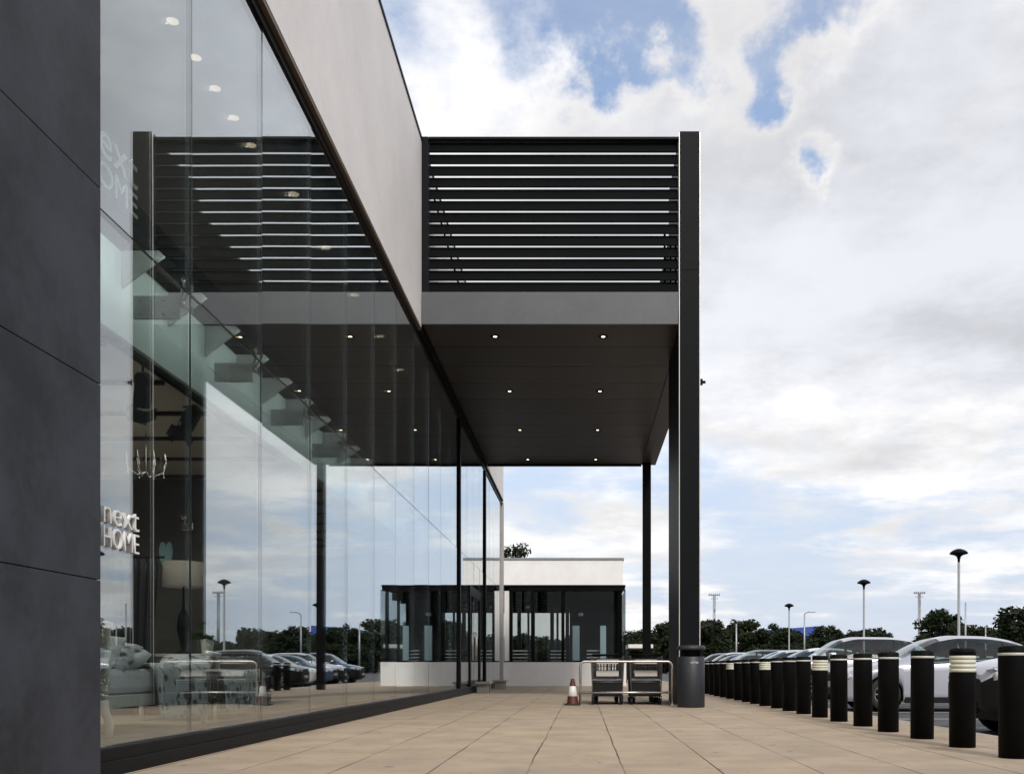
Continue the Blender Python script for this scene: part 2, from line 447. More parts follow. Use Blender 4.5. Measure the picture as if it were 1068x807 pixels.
# white panel (upper wall)
p = MB()
p.box(-3.62, -3.365, 6.64, 19.96, ZS, ZT)
sp_(p, 'upper_panel', M['white_panel'])
p = MB(); p.box(-3.62, -3.365, 33.9, 40.6, ZS, ZT); sp_(p, 'upper_panel', M['white_panel'])
p = MB(); p.box(-3.62, -3.366, 19.965, 33.895, 8.403, ZT); sp_(p, 'upper_panel', M['white_panel'])
p = MB(); p.box(-3.62, -3.368, 19.965, 33.895, ZS, 8.4); sp_(p, 'canopy_backing', M['black_metal'])
p = MB(); p.box(-3.70, -3.345, 6.64, 40.62, ZT+.002, ZT+.07); sp_(p, 'coping', M['black_metal'])
p = MB(); p.box(-3.60, -3.372, 6.64, 19.99, ZS-.055, ZS-.003); sp_(p, 'panel_drip_trim', M['brown'])
p = MB(); p.box(-3.60, -3.372, 20.0, 40.6, ZS-.055, ZS-.003); sp_(p, 'panel_drip_trim', M['black_metal'])
p = MB(); p.box(-3.62, -3.435, 6.64, 40.6, ZS-.17, ZS-.058); sp_(p, 'head_frame', M['black_metal'])
# plinth
p = MB(); p.box(-3.9, GX-.02, 6.64, YE-.2, 0, .205, ch=.01); p.box(-3.6, GX, 6.64, YE-.2, 0, .11, ch=.006)
sp_(p, 'plinth', M['plinth'])
p = MB(); p.box(-3.62, -3.38, YE-.36, YE-.02, 0, ZS-.06, ch=.01); sp_(p, 'corner_post', M['grey_post'])
# glass panes
joints = [6.64] + [8.48 + 1.86*i for i in range(10)] + [26.72, 28.6]
joints += [30.4, 32.1, 33.7, 35.4, 37.1, 38.9, 40.62]
ZTR = 4.07
rg = random.Random(3)
for a, b in zip(joints[:-1], joints[1:]):
    for (z0, z1) in ((.207, ZTR-.006), (ZTR+.006, ZS-.173)):
        q = MB(); hw = (b-a)/2-.007; hh = (z1-z0)/2
        q.box(-.014, .014, -hw, hw, -hh, hh)
        o = q.build('glass_pane', M['glass'])
        o.parent = shop; o.matrix_parent_inverse = Matrix.Translation((3.4,-6.6,0))
        o.location = (XG-.014, (a+b)/2, (z0+z1)/2)
        o.rotation_euler = (0, R(rg.uniform(-.10,.10)), R(rg.uniform(-.16,.16)))
# silicone joints and transom line
p = MB()
for yj in joints[1:-1]:
    p.box(XG-.020, XG-.008, yj-.006, yj+.006, .207, ZS-.175)
p.box(XG-.022, XG-.006, 6.65, 40.6, ZTR-.005, ZTR+.005)
sp_(p, 'glazing_joints', M['dark_metal'])
# heavy mullions at the entrance
for yj in (26.72, 33.7):
    p = MB(); p.box(XG-.20, XG+.055, yj-.10, yj+.10, .12, ZS-.172, ch=.01)
    sp_(p, 'entrance_mullion', M['black_metal'])
# entrance portal and doors
p = MB(); p.box(XG-.9, XG+.03, 29.15, 29.45, .0, 3.3, ch=.01); p.box(XG-.9, XG+.03, 31.9, 32.2, 0, 3.3, ch=.01); p.box(XG-.9, XG+.03, 29.45, 31.9, 3.0, 3.3)
sp_(p, 'door_portal', M['black_metal'])
for ya, yb in ((29.5,30.66),(30.69,31.85)):
    p = MB()
    for (u0,u1,z0,z1) in ((ya,ya+.09,.02,2.95),(yb-.09,yb,.02,2.95),(ya+.09,yb-.09,.02,.22),(ya+.09,yb-.09,2.8,2.95)):
        p.box(XG-.06, XG-.02, u0, u1, z0, z1)
    o = sp_(p, 'door', M['black_metal'])
    h = MB(); yy = yb-.13 if ya < 30 else ya+.13
    h.tube([(XG-.02,yy,1.0),(XG+.05,yy,1.0),(XG+.05,yy,1.9),(XG-.02,yy,1.9)], .018)
    hh = h.build('handle', M['steel']); hh.parent = o
# interior brackets at each joint, ledge, mezzanine
for yj in joints[1:9]:
    b = MB(); b.box(-3.97, -3.56, yj-.02, yj+.02, 3.86, 4.06, ch=.004)
    for i in range(4):
        b.lathe([(0,yj-.036),(.014,yj-.036),(.014,yj-.02)], -3.90+.1*i, 3.90, 8, axis='Y')
        b.lathe([(0,yj-.036),(.014,yj-.036),(.014,yj-.02)], -3.90+.1*i, 4.02, 8, axis='Y')
    o = sp_(b, 'glazing_bracket', M['steel_grey'])
    c = MB()
    for dy, dz in ((-.09,.1),(.09,.1),(-.09,-.1),(.09,-.1)):
        c.tube([(-3.56,yj,ZTR-.09),(-3.52,yj+dy*.6,ZTR-.09+dz*.6+.05),(XG-.03,yj+dy,ZTR+dz)], .012, 6)
        c.lathe([(0,XG-.045),(.03,XG-.045),(.03,XG-.03)], yj+dy, ZTR+dz, 10, axis='X')
    cc = c.build('spider_fitting', M['steel']); cc.parent = o
    for dy in (0., .95):
        b = MB(); b.prism([(-4.075,4.46),(-3.63,4.46),(-4.075,4.13)], yj+dy-.012, yj+dy+.012, 'Y')
        sp_(b, 'gusset_plate', M['steel_grey'])
p = MB(); p.box(-4.075, -3.60, 6.7, 24.0, 4.465, 4.52); p.box(-3.618, -3.60, 6.7, 24.0, 4.335, 4.462); sp_(p, 'glazing_ledge', M['dark_metal'])
p = MB(); p.box(-4.22, -4.08, 6.7, 25.0, 3.70, 4.455); sp_(p, 'mezzanine_edge', M['mint_wall'])
p = MB(); p.box(-14, -4.225, 6.7, 25.0, 3.72, 4.1); sp_(p, 'mezzanine_slab', M['ceiling_dark'])
p = MB()
for i in range(14): p.box(-13.9, -4.3, 7.4+i*1.2, 7.46+i*1.2, 3.68, 3.716)
sp_(p, 'ceiling_rails', M['int_dark'])
p = MB(); p.box(-14, -3.91, 6.7, YE-.3, .0, .15); sp_(p, 'shop_floor', M['int_floor'])
p = MB(); p.box(-14, -3.66, 6.66, YE-.3, 7.0, 7.80); sp_(p, 'upper_ceiling', M['int_grey'])
p = MB(); p.box(-14.3, -14.0, -7, YE, 0, ZT); sp_(p, 'back_wall', M['int_grey'])
p = MB(); p.box(-14, -3.64, 6.64, YE-.3, ZT-.25, ZT-.03); p.box(-14,-3.91,-7,6.63,ZT-.25,ZT-.03); sp_(p, 'roof', M['roof_grey'])
for q in ((-14, -3.63, YE-.28, YE-.05, 0, ZT-.26),(-14,-3.91,6.45,6.63,.16,ZT-.26),(-14,-3.91,-7.2,-7.02,0,ZT-.26)):
    p = MB(); p.box(*q); sp_(p, 'end_wall', M['int_grey'])
p = MB(); p.box(-9.5, -4.9, 14.75, 14.95, .155, 3.67); sp_(p, 'display_partition', M['partition'])
LAMPY = (9.23,9.78,10.3,10.85,11.42)
for yj in LAMPY:
    p = MB(); p.lathe([(0,6.988),(.048,6.988),(.058,6.998)], -3.95, yj, 14); sp_(p, 'ceiling_downlight', M['ceil_on'])
for yj in (9.5,14.0,18.5,23.0):
    p = MB(); p.box(-6.6,-6.2,yj,yj+.4,4.105,6.998); sp_(p, 'interior_column', M['int_white'])
# lights of the lit upper-floor ceiling lamps, and added fill lamps under the mezzanine
def lamp_and_fill_light(x, y, z, en, size):
    la = bpy.data.lights.new('lamp_and_fill_light', 'SPOT'); la.spot_size = R(165); la.spot_blend = .6; la.shadow_soft_size = size; la.energy = en; la.color = (1,.93,.84)
    lo = bpy.data.objects.new('lamp_and_fill_light', la); COL.objects.link(lo); lo.location = (x, y, z)
for yj in LAMPY: lamp_and_fill_light(-3.95, yj, 6.98, 80, .012)
for yj in (12.6,14.2,16.,18.,20.):
    p = MB(); p.lathe([(0,6.988),(.060,6.988),(.07,6.998)], -3.80, yj, 14); sp_(p, 'ceiling_downlight', M['ceil_on'])
    lamp_and_fill_light(-3.80, yj, 6.98, 60, .012)
for (x, y) in ((-9.,9.0),(-8.5,12.2),(-5.0,9.6),(-5.0,12.0)):  # added lamps that brighten the window display under the mezzanine
    p = MB(); p.lathe([(0,3.70),(.06,3.70),(.075,3.718)], x, y, 16); sp_(p, 'added_fill_lamp', M['ceil_on'])
    lamp_and_fill_light(x, y, 3.69, 240 if x < -6 else 90, .012)
# added fill light behind the ledge lip, brightening the pale mezzanine edge
la = bpy.data.lights.new('added_ledge_fill', 'AREA'); la.shape = 'RECTANGLE'; la.size = 15.5; la.size_y = .05; la.energy = 24; la.color = (.92,1,.98)
lo = bpy.data.objects.new('added_ledge_fill', la); COL.objects.link(lo); lo.location = (-3.625, 14.6, 4.40)
lo.rotation_euler = Matrix(((0,0,1),(1,0,0),(0,1,0))).to_euler()
# glowing pendants on the upper floor
for i, (u, v, Y, r) in enumerate(((254,217,14.5,.07),(297,253,20.,.05))):
    c = at(u, v, Y)
    pt = thing('pendant_lamp', ['large yellow glowing globe pendant behind the louvre reflection', 'small yellow glowing globe pendant right of the large one'][i], 'lamp', (c.x,c.y,c.z), 0, 'globe pendants on the upper floor')
    b = MB(); b.lathe([(r*math.sin(a*math.pi/10)+1e-4, -r*math.cos(a*math.pi/10)) for a in range(11)], n=16); b.build('globe', M['globe_on'], pt)
    b = MB(); b.tube([(0,0,r),(0,0,7.0-c.z)], .006, 6); b.build('cord', M['black_metal'], pt)

# ------------------------------------------------------------------ lettering
def text_obj(s, name, wid, hgt, depth, mat, parent=None):
    cu = bpy.data.curves.new(name, 'FONT'); cu.body = s; cu.size = 1; cu.extrude = .001; cu.offset = -.012 if depth > .02 else 0; cu.resolution_u = 3
    o = bpy.data.objects.new(name, cu); COL.objects.link(o)
    dg = bpy.context.evaluated_depsgraph_get()
    me = bpy.data.meshes.new_from_object(o.evaluated_get(dg))
    bpy.data.objects.remove(o); bpy.data.curves.remove(cu)
    xs = [v.co.x for v in me.vertices]; ys = [v.co.y for v in me.vertices]
    x0, y0 = min(xs), min(ys); kx = wid/(max(xs)-x0); ky = hgt/(max(ys)-y0)
    for v in me.vertices:
        v.co = ((v.co.x-x0)*kx, (v.co.y-y0)*ky, v.co.z*depth/.002)
    me.materials.clear(); me.materials.append(mat)
    n = bpy.data.objects.new(name, me); COL.objects.link(n)
    if parent: n.parent = parent
    return n
def shop_sign(label, X, Y, Z, wid, h1, h2, gap, depth):
    s = thing('window_sign', label, 'sign', (X,Y,Z), 0, 'white lettering signs in the window')
    a = text_obj('next', 'lettering', wid, h1, depth, M['letter'], s); a.rotation_euler = (R(90),0,R(90)); a.location = (0,0,h2+gap)
    b = text_obj('HOME', 'lettering', wid, h2, depth, M['letter'], s); b.rotation_euler = (R(90),0,R(90))
    return s
shop_sign('small white lettering sign in the window above the bed', XG+.012, 6.88, 1.655, .55, .135, .15, .022, .022)
shop_sign('large white lettering sign high in the window, cut off by the slate pier', XG-.045, 6.72, 4.30, .82, .215, .18, .04, .008)

# ------------------------------------------------------------------ things inside the window
tr = thing('spotlight_track', 'black spotlight track along the mezzanine edge', 'light track', (-4.15,7.0,3.66))
b = MB(); b.box(-.03,.03,0,6.2,-.02,.035); b.build('rail', M['black_metal'], tr)
for i, (u, v) in enumerate(((149,395),(198,430))):
    Y = -4.15/((u-U0)/F)
    s = thing('spotlight', ['black track spotlight hanging nearest the slate pier', 'black track spotlight hanging further along, barn doors spread'][i], 'spotlight', (-4.15,Y,3.64), 0, 'track spotlights')
    b = MB(); b.tube([(0,0,0),(0,0,-.10)], .012); b.box(-.07,.07,-.012,.012,-.12,-.10); b.build('yoke', M['black_metal'], s)
    b = MB(); b.lathe([(0,-.16),(.075,-.16),(.085,-.1),(.085,.12),(.06,.15),(.0,.15)], n=16)
    hd = b.build('lamp_head', M['black_metal'], s); hd.location = (0,0,-.24); hd.rotation_euler = (R(28-50*i), R(18), 0)
    b = MB(); b.box(-.10,.10,-.09,-.083,-.30,-.17); b.box(-.10,-.093,-.08,.09,-.28,-.17); b.box(.093,.10,-.08,.09,-.28,-.17)
    bd = b.build('barn_doors', M['black_metal'], hd)
# bed: carved white frame, bedding, pillows, throw
bed = thing('display_bed', 'white carved bed with grey patterned throw behind the glass beside the pier', 'bed', (-4.25,8.55,.15))
b = MB()
prof = [(0,.0),(.035,.02),(.03,.14),(.055,.25),(.08,.36),(.055,.44),(.06,.62),(.065,.85),(.085,.95),(.0,.99)]
def cab(b, x, y, top=.98):
    pts = [(x+ox, y, z) for ox, z in ((.02,0),(.03,.12),(-.01,.24),(-.03,.36),(0,.46),(0,top))]
    b.tube(pts, .036, 10); b.lathe([(0,top),(.05,top),(.055,top+.03),(.0,top+.05)], x, y, 12)
b2 = MB(); cab(b2, 0, 0, 1.0); cab(b2, -1.6, 0, 1.0)
poly = [(-1.6,.35),(0,.35),(0,.92)] + [(-.1-.14*i, .94+.12*math.sin(i*math.pi/10)) for i in range(11)] + [(-1.6,.92)]
b2.prism(poly, -.025, .025, 'Y'); b2.build('headboard', M['cream'], bed)
for x in (0,-1.6):
    b2 = MB(); cab(b2, x, 2.15, .5); b2.build('leg', M['cream'], bed)
b2 = MB(); b2.box(-1.6,0,.03,2.13,.26,.38,ch=.01); b2.box(-1.58,-.02,2.13,2.17,.26,.5,ch=.01); b2.build('frame', M['cream'], bed)
b2 = MB(); b2.box(-1.56,.0,.05,2.1,.385,.62,ch=.06); b2.build('mattress', M['fabric_white'], bed)
def cloth(nm, y0, y1, x0, x1, ztop, zdrop, mat, parent, seed):
    """a throw lying over the mattress and hanging down on the window side"""
    b = MB(); n, m_ = 22, 26; V = []
    rr = random.Random(seed); ph = [rr.uniform(0,6) for _ in range(4)]
    L = (x1-x0) + (ztop-zdrop)
    for th in (0, -.018):
        for i in range(n+1):
            yy = y0 + (y1-y0)*i/n
            for j in range(m_+1):
                s = L*j/m_
                rip = .018*math.sin(yy*19+ph[0]+s*2)+.012*math.sin(yy*33+ph[1])
                if s < (x1-x0): x, z = x0+s, ztop + .025*mnoise.noise((yy*3+seed, s*3, 0)) + rip*.5 + th
                else:
                    q = s-(x1-x0); x, z = x1+.03+rip+.09*q+th, ztop-q
                V.append((x, yy+ .06*max(0,s-(x1-x0))*math.sin(ph[2]+i), z))
    W = m_+1; f = []; o = (n+1)*W
    for i in range(n):
        for j in range(m_):
            a = i*W+j; f.append((a,a+1,a+W+1,a+W)); f.append((o+a,o+a+W,o+a+W+1,o+a+1))
    for j in range(m_):
        f.append((j,o+j,o+j+1,j+1)); a = n*W+j; f.append((a,a+1,o+a+1,o+a))
    for i in range(n):
        a = i*W; f.append((a,a+W,o+a+W,o+a)); a = i*W+m_; f.append((a,o+a,o+a+W,a+W))
    b.add(V, f, 0, True); return b.build(nm, mat, parent)
cloth('throw', .85, 2.12, -1.55, .02, .66, .12, M['throw'], bed, 2)
def pillow(parent, name, loc, rot, sx, sy, sz, mat):
    b = MB(); n = 12; V = []
    for i in range(n+1):
        for j in range(n+1):
            u, v = i/n*2-1, j/n*2-1
            h = (max(0,1-u**4)*max(0,1-v**4))**.55
            e = 1-.07*(abs(u*v))
            V.append((u*sx*e, v*sy*e, h*sz))
    W = n+1; f = [(i*W+j,(i+1)*W+j,(i+1)*W+j+1,i*W+j+1) for i in range(n) for j in range(n)]
    b.add(V, f, 0, True); b.add([(x,y,-z) for x,y,z in V], [q[::-1] for q in f], 0, True)
    o = b.build(name, mat, parent); o.location = loc; o.rotation_euler = rot; return o
for i, (lx, ly, lz, rx) in enumerate(((-.35,.26,.74,50),(-1.15,.26,.74,50),(-.32,.50,.72,30),(-1.1,.5,.72,30))):
    pillow(bed, 'pillow', (lx,ly,lz), (R(rx),0,R(4*i-6)), .36, .24, .09, M['fabric_white'] if i < 2 else M['throw'])
pillow(bed, 'pillow', (-.22,.62,.72), (R(12),0,R(8)), .30, .2, .09, M['fabric_white'])
be = thing('upholstered_bench', 'low upholstered bench under a dark patterned throw past the foot of the bed', 'bench', (-4.3,11.3,.15))
for x in (-.06,-.94):
    for y in (.08,1.5):
        b = MB(); b.tube([(x,y,0),(x,y,.22)], .022, 8, r1=.03); b.build('leg', M['cream'], be)
b = MB(); b.box(-1,0,0,1.6,.22,.56,ch=.05); b.build('seat', M['int_grey'], be)
cloth('throw', .05, 1.55, -.98, .02, .60, .10, M['throw'], be, 5)
pillow(be, 'cushion', (-.5,.3,.68), (R(20),0,R(20)), .3, .22, .08, M['throw'])
tb = thing('console_table', 'small cream console table in front of the dark partition', 'table', (-5.55,13.2,.15))
b = MB(); b.box(-.5,.5,-.2,.2,.78,.82,ch=.008); b.build('table_top', M['cream'], tb)
for x in (-.46,.46):
    for y in (-.17,.17):
        b = MB(); b.box(x-.02,x+.02,y-.02,y+.02,0,.78); b.build('leg', M['cream'], tb)
lp = thing('table_lamp', 'table lamp with wide drum shade beside the dark curtain', 'lamp', (-5.5,13.2,.97))
b = MB(); b.lathe([(0,0),(.10,0),(.10,.02),(.03,.05),(.05,.18),(.09,.34),(.07,.52),(.02,.64),(.015,.92),(0,.92)], n=20); b.build('lamp_base', M['black_metal'], lp)
b = MB(); b.lathe([(.27,.92),(.26,1.26),(.255,1.26),(.265,.92)], n=32); b.build('lamp_shade', M['shade'], lp)
pl = thing('potted_plant', 'green leafy plant in a pale pot under the lamp shade', 'plant', (-5.15,13.15,.97))
b = MB(); b.lathe([(0,0),(.07,0),(.09,.2),(.085,.2),(.08,.18),(0,.18)], n=18); b.build('pot', M['int_white'], pl)
b = MB(); rr = random.Random(4)
for i in range(60):
    a = rr.uniform(0,6.28); e = rr.uniform(.2,1.4); L = rr.uniform(.2,.42); w_ = .03
    dv = Vector((math.cos(a)*math.cos(e), math.sin(a)*math.cos(e), math.sin(e)))
    sd = dv.cross(Vector((0,0,1))).normalized()*w_; o0 = Vector((0,0,.19)); mid = o0+dv*L*.6; tip = o0+dv*L-Vector((0,0,L*.3))
    b.add([o0+sd*.3,o0-sd*.3,mid-sd,tip,mid+sd], [(0,1,2,3,4)])
b.build('leaves', M['plant'], pl, fix=False)
# curtain panel, heart, sconce, chandelier
cu_ = thing('hanging_curtain', 'tall dark curtain hanging between the bed and the lamp', 'curtain', (-5.9,12.6,.16))
b = MB(); pts = []
for i in range(41):
    s = i/40; pts.append((-.32+.64*s, .05*math.sin(s*34)+.015*math.sin(s*80)))
n = len(pts); V = []
for k in range(9):
    z = 2.05*k/8; sq = 1-.22*math.sin(k/8*math.pi)*(1 if k < 5 else .8)
    V += [(x*sq, y_, z) for x, y_ in pts]
f = [(k*n+i, k*n+i+1, (k+1)*n+i+1, (k+1)*n+i) for k in range(8) for i in range(n-1)]
b.add(V, f, 0, True); cl_ = b.build('drape', M['curtain'], cu_, fix=False)
md = cl_.modifiers.new('thick', 'SOLIDIFY'); md.thickness = .01
b = MB(); b.tube([(-.4,0,2.07),(.4,0,2.07)], .015); b.build('pole', M['black_metal'], cu_)
hp = []
for i in range(32):
    a = 2*math.pi*i/32
    hp.append((.10*math.sin(a)**3*1.0, .30*(13*math.cos(a)-5*math.cos(2*a)-2*math.cos(3*a)-math.cos(4*a))/16))
c = at(173, 580, 14.7)
b = MB(); b.prism(hp, -.02, .02, 'Y')
o = b.build('wall_heart', M['mint'], loc=(c.x,14.71,c.z)); o.rotation_euler = (0,0,0)
tag(o, 'pale turquoise heart shape hung on the dark partition', 'wall ornament')
c = at(193, 548, 14.6)
b = MB(); b.box(-.09,.09,-.02,.04,-.06,.06,ch=.01); b.tube([(0,-.02,0),(0,-.10,.02),(0,-.13,.09)], .012); b.lathe([(0,.07),(.05,.08),(.07,.15),(.065,.15),(.0,.09)], 0, -.13, 12)
tag(b.build('wall_sconce', M['steel'], loc=(c.x,14.70,c.z)), 'small silver wall lamp above the turquoise heart', 'wall lamp')
c = at(152, 482, 12.0)
ch = thing('chandelier', 'pale crystal chandelier hanging under the mezzanine ceiling', 'chandelier', (c.x,12.0,c.z))
b = MB(); b.tube([(0,0,-.15),(0,0,3.7-c.z)], .008, 6)
for i in range(8):
    a = i*math.pi/4; ca, sa = math.cos(a), math.sin(a)
    b.tube([(0,0,-.12),(ca*.1,sa*.1,-.17),(ca*.22,sa*.22,-.10),(ca*.24,sa*.24,.0)], .008, 6)
b.build('arms', M['steel_dim'], ch)
b = MB()
for i in range(8):
    a = i*math.pi/4
    b.lathe([(0,0),(.025,.01),(.014,.06),(.012,.1),(0,.11)], .24*math.cos(a), .24*math.sin(a), 8)
    b.lathe([(0,-.20),(.012,-.16),(0,-.12)], .22*math.cos(a), .22*math.sin(a), 6)
b.build('candle_cups', M['steel_dim'], ch)

# ------------------------------------------------------------------ canopy with louvre screen
CY0, CY1 = 20.0, 33.8
CXR = 2.02
can = thing('entrance_canopy', 'tall black entrance canopy with louvred front over the pavement', 'canopy', (CXR,CY0,0))
def cp(mb, name, mat):
    o = mb.build(name, mat, can); o.matrix_parent_inverse = Matrix.Translation((-CXR,-CY0,0)); return o
ZSO = 7.94
p = MB(); p.box(-3.355, 2.06, CY0+.03, CY1, ZSO, ZSO+.18); cp(p, 'soffit', M['soffit'])
p = MB(); p.box(2.063, 2.56, CY0+2.6, CY1, ZSO-.03, ZSO+.6, ch=.01); cp(p, 'edge_beam', M['edge'])
p = MB()
p.box(-3.36, 1.99, CY0-.03, CY0+.027, ZSO-.01, ZSO+.66, ch=.004)
cp(p, 'fascia', M['fascia'])
p = MB(); p.box(-3.355, 2.06, CY1+.003, CY1+.08, ZSO-.06, ZSO+.7); cp(p, 'rear_fascia', M['black_metal'])
p = MB(); p.box(-3.36,2.4,CY0+.3,CY1-.1,ZSO+.2,ZSO+.36); cp(p, 'deck', M['roof_grey'])
# louvre blades
p = MB(); zb = ZSO+.68; zt = 11.78; nb = 13; pit = (zt-zb)/nb
for i in range(nb):
    z = zb + pit*i
    # blade leaning outwards at its foot, seen from below the slim gaps show the sky
    p.prism([(CY0+.02,z+.005),(CY0+.045,z-.005),(CY0+.13,z+pit*.955),(CY0+.105,z+pit*.965)], -3.22, 1.99, 'X')
cp(p, 'louvre_blades', M['louvre'])
p = MB()
for i in range(nb):
    z = zb + pit*i
    p.prism([(2.30,z+.005),(2.275,z-.005),(2.19,z+pit*.93),(2.215,z+pit*.94)], CY0+2.65, CY1-.1, 'Y')
cp(p, 'side_louvre_blades', M['louvre'])
for (x0,x1) in ((-3.36,-3.225),):
    p = MB(); p.box(x0, x1, CY0-.02, CY0+.2, ZSO+.67, 11.84, ch=.006); cp(p, 'screen_post', M['dark_metal'])
p = MB()
p.tube([(-3.16,CY0+.20,10.75),(-2.50,CY0+.20,ZSO+.5)], .022, 6); cp(p, 'brace', M['black_metal'])
for x in (1.72,1.84,1.95):
    p = MB(); p.box(x-.022,x+.022,CY0+.17,CY0+.21,ZSO+.45,9.9-.25*(x-1.7)); cp(p, 'screen_stud', M['black_metal'])
p = MB(); p.box(-3.22, 2.0, CY0-.01, CY0+.16, 11.79, 11.84); cp(p, 'screen_cap', M['black_metal'])
# columns
p = MB(); p.box(CXR-.005, 2.42, CY0-.06, CY0+2.55, 0, 11.93, ch=.012)
fin = cp(p, 'column', M['dark_metal'])
p = MB(); p.box(CXR-.022, CXR-.007, CY0-.068, CY0-.035, .02, 11.90); p.box(2.422, 2.44, CY0-.068, CY0-.035, .02, 11.90)
o = p.build('edge_trim', M['pale_edge'], fin); 
p = MB(); p.box(CXR+.0, 2.42, CY0-.066, CY0-.061, 9.05, 9.056); p.build('cover_joint', M['black_metal'], fin)
p = MB(); p.box(2.08, 2.37, CY1-.42, CY1-.24, 0, ZSO-.002, ch=.012); cp(p, 'column', M['black_metal'])
p = MB(); p.box(2.443,2.50,CY0+.0,CY0+.06,6.68,6.80); p.tube([(2.44,CY0+.03,6.74),(2.56,CY0+.03,6.74)], .03)
p.build('security_camera', M['black_metal'], fin)
for (yy) in (20.75, 24.85, 28.9, 33.0):
    for x in (-1.9, .44):
        b = MB(); b.lathe([(.043,ZSO-.004),(.10,ZSO-.012),(.105,ZSO-.002)], x, yy, 18)
        o = cp(b, 'downlight', M['dark_metal'])
        b = MB(); b.lathe([(.0,ZSO-.005),(.042,ZSO-.005)], x, yy, 14); q = b.build('bulb', M['lamp_on'], o, fix=False)

# ------------------------------------------------------------------ pavilion at the end of the pavement
PY0, PY1, PX0, PX1 = YE+.02, YE+12, -7.5, 1.70
pv = thing('glass_pavilion', 'low pavilion with dark glazing, flat black roof and white base wall at the pavement end', 'pavilion', (0,PY0,0))
def pp(mb, name, mat):
    o = mb.build(name, mat, pv); o.matrix_parent_inverse = Matrix.Translation((0,-PY0,0)); return o
p = MB(); p.box(PX0, PX1+.12, PY0-.02, PY1, 4.222, 4.32, ch=.01); pp(p, 'roof', M['black_metal'])
p = MB(); p.box(PX0, PX1+.15, PY0-.04, PY0+.22, 0, 1.02); p.box(PX1-.05, PX1+.15, PY0+.223, PY1, 0, 1.02); p.box(PX0,PX1-.06,PY1-.2,PY1,0,1.0); pp(p, 'base_wall', M['white_wall'])
p = MB(); p.box(PX0, PX1+.15, PY0-.035, PY0+.2, -.0+1.024, 1.07); pp(p, 'sill', M['dark_metal'])
p = MB(); p.box(-3.36, -3.16, PY0-.01, PY0+.2, 1.072, 4.21); pp(p, 'pier', M['white_wall'])
p = MB()
for x in (-6.4,-5.2,-4.1,-3.08,-2.15,-.86,1.60):
    q = MB(); q.box(x-.07, x+.07, PY0+.02, PY0+.16, 1.072, 4.055); pp(q, 'window_post', M['black_metal'])
for i in range(1,5):
    q = MB(); q.box(1.56, 1.68, PY0+i*2.7-.06, PY0+i*2.7+.06, 1.025, 4.045); pp(q, 'window_post', M['black_metal'])
for x in (-3.0,-1.4,.2,1.5):
    q = MB(); q.box(x-.06, x+.06, PY1-.30, PY1-.23, 1.0, 4.045); pp(q, 'window_post', M['black_metal'])
p.box(PX0, PX1+.1, PY0-.01, PY0+.18, 4.06, 4.217)
pp(p, 'head_frame', M['black_metal'])
for (a,b_) in ((-3.0,-2.23),(-2.07,-.94),(-.78,1.52)):
    p = MB(); p.box(a, b_, PY0+.08, PY0+.10, 1.075, 4.055); pp(p, 'window', M['pav_glass'])
p = MB(); p.box(1.80, 1.82, PY0-.25, PY1, 1.03, 4.1); p.box(1.55,1.80,PY0-.25,PY0-.23,1.03,4.1); pp(p, 'side_window', M['pav_glass'])
p = MB(); p.box(PX0, PX1-.1, PY1-.11, PY1-.09, 1.01, 4.2); pp(p, 'rear_window', M['pav_glass'])
p = MB(); p.box(PX0+.1, PX1-.1, PY0+.25, PY1-.25, 4.05, 4.21)
for i in range(6): p.box(PX0+.1, PX1-.15, PY0+.9+i*1.9, PY0+1.15+i*1.9, 3.72, 4.05)
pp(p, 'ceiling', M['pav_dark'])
p = MB()
for x,y_ in ((-2.3,3.0),(-1.5,5.5),(-.8,8.0),(-3.2,7)): p.box(x-.09,x+.09,PY0+y_,PY0+y_+.18,0.01,3.7)
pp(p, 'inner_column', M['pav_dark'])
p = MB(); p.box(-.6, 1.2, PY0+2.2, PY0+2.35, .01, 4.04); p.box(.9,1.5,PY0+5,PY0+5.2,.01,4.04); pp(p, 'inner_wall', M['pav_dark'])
p = MB(); p.box(-.45,-.15,PY0+.5,PY0+.55,1.1,2.6); p.box(.75,1.0,PY0+.5,PY0+.55,1.1,2.6); pp(p, 'blind', M['blind'])
p = MB()
for x,y_,z in ((-.25,1.6,3.85),(.1,3.4,3.3),(-.1,1.9,3.1),(-1.7,3,3.8),(-2.6,4.2,3.6)): p.lathe([(0,z),(.10,z),(.12,z+.1),(0,z+.16)], x, PY0+y_, 14)
pp(p, 'ceiling_lamp', M['int_white'])
def shelf(x, Y, label):
    s = thing('display_stand', label, 'display stand', (x,Y,.01), 0, 'display stands inside the pavilion')
    b = MB(); b.box(-.35,.35,-.25,.25,.0,.05)
    for k in range(6): b.box(-.33,.33,-.23,.23,.75+.15*k,.78+.15*k)
    b.build('shelves', M['int_white'], s)
    for xx in (-.34,.34):
        b = MB(); b.box(xx-.015,xx+.015,-.02,.02,.05,1.62); b.build('upright', M['black_metal'], s)
shelf(-2.75, PY0+1.2, 'white shelf stand at the left end of the pavilion window')
shelf(-1.1, PY0+1.5, 'white shelf stand left of the middle window post')
shelf(.5, PY0+1.1, 'white shelf stand behind the wide right-hand window')
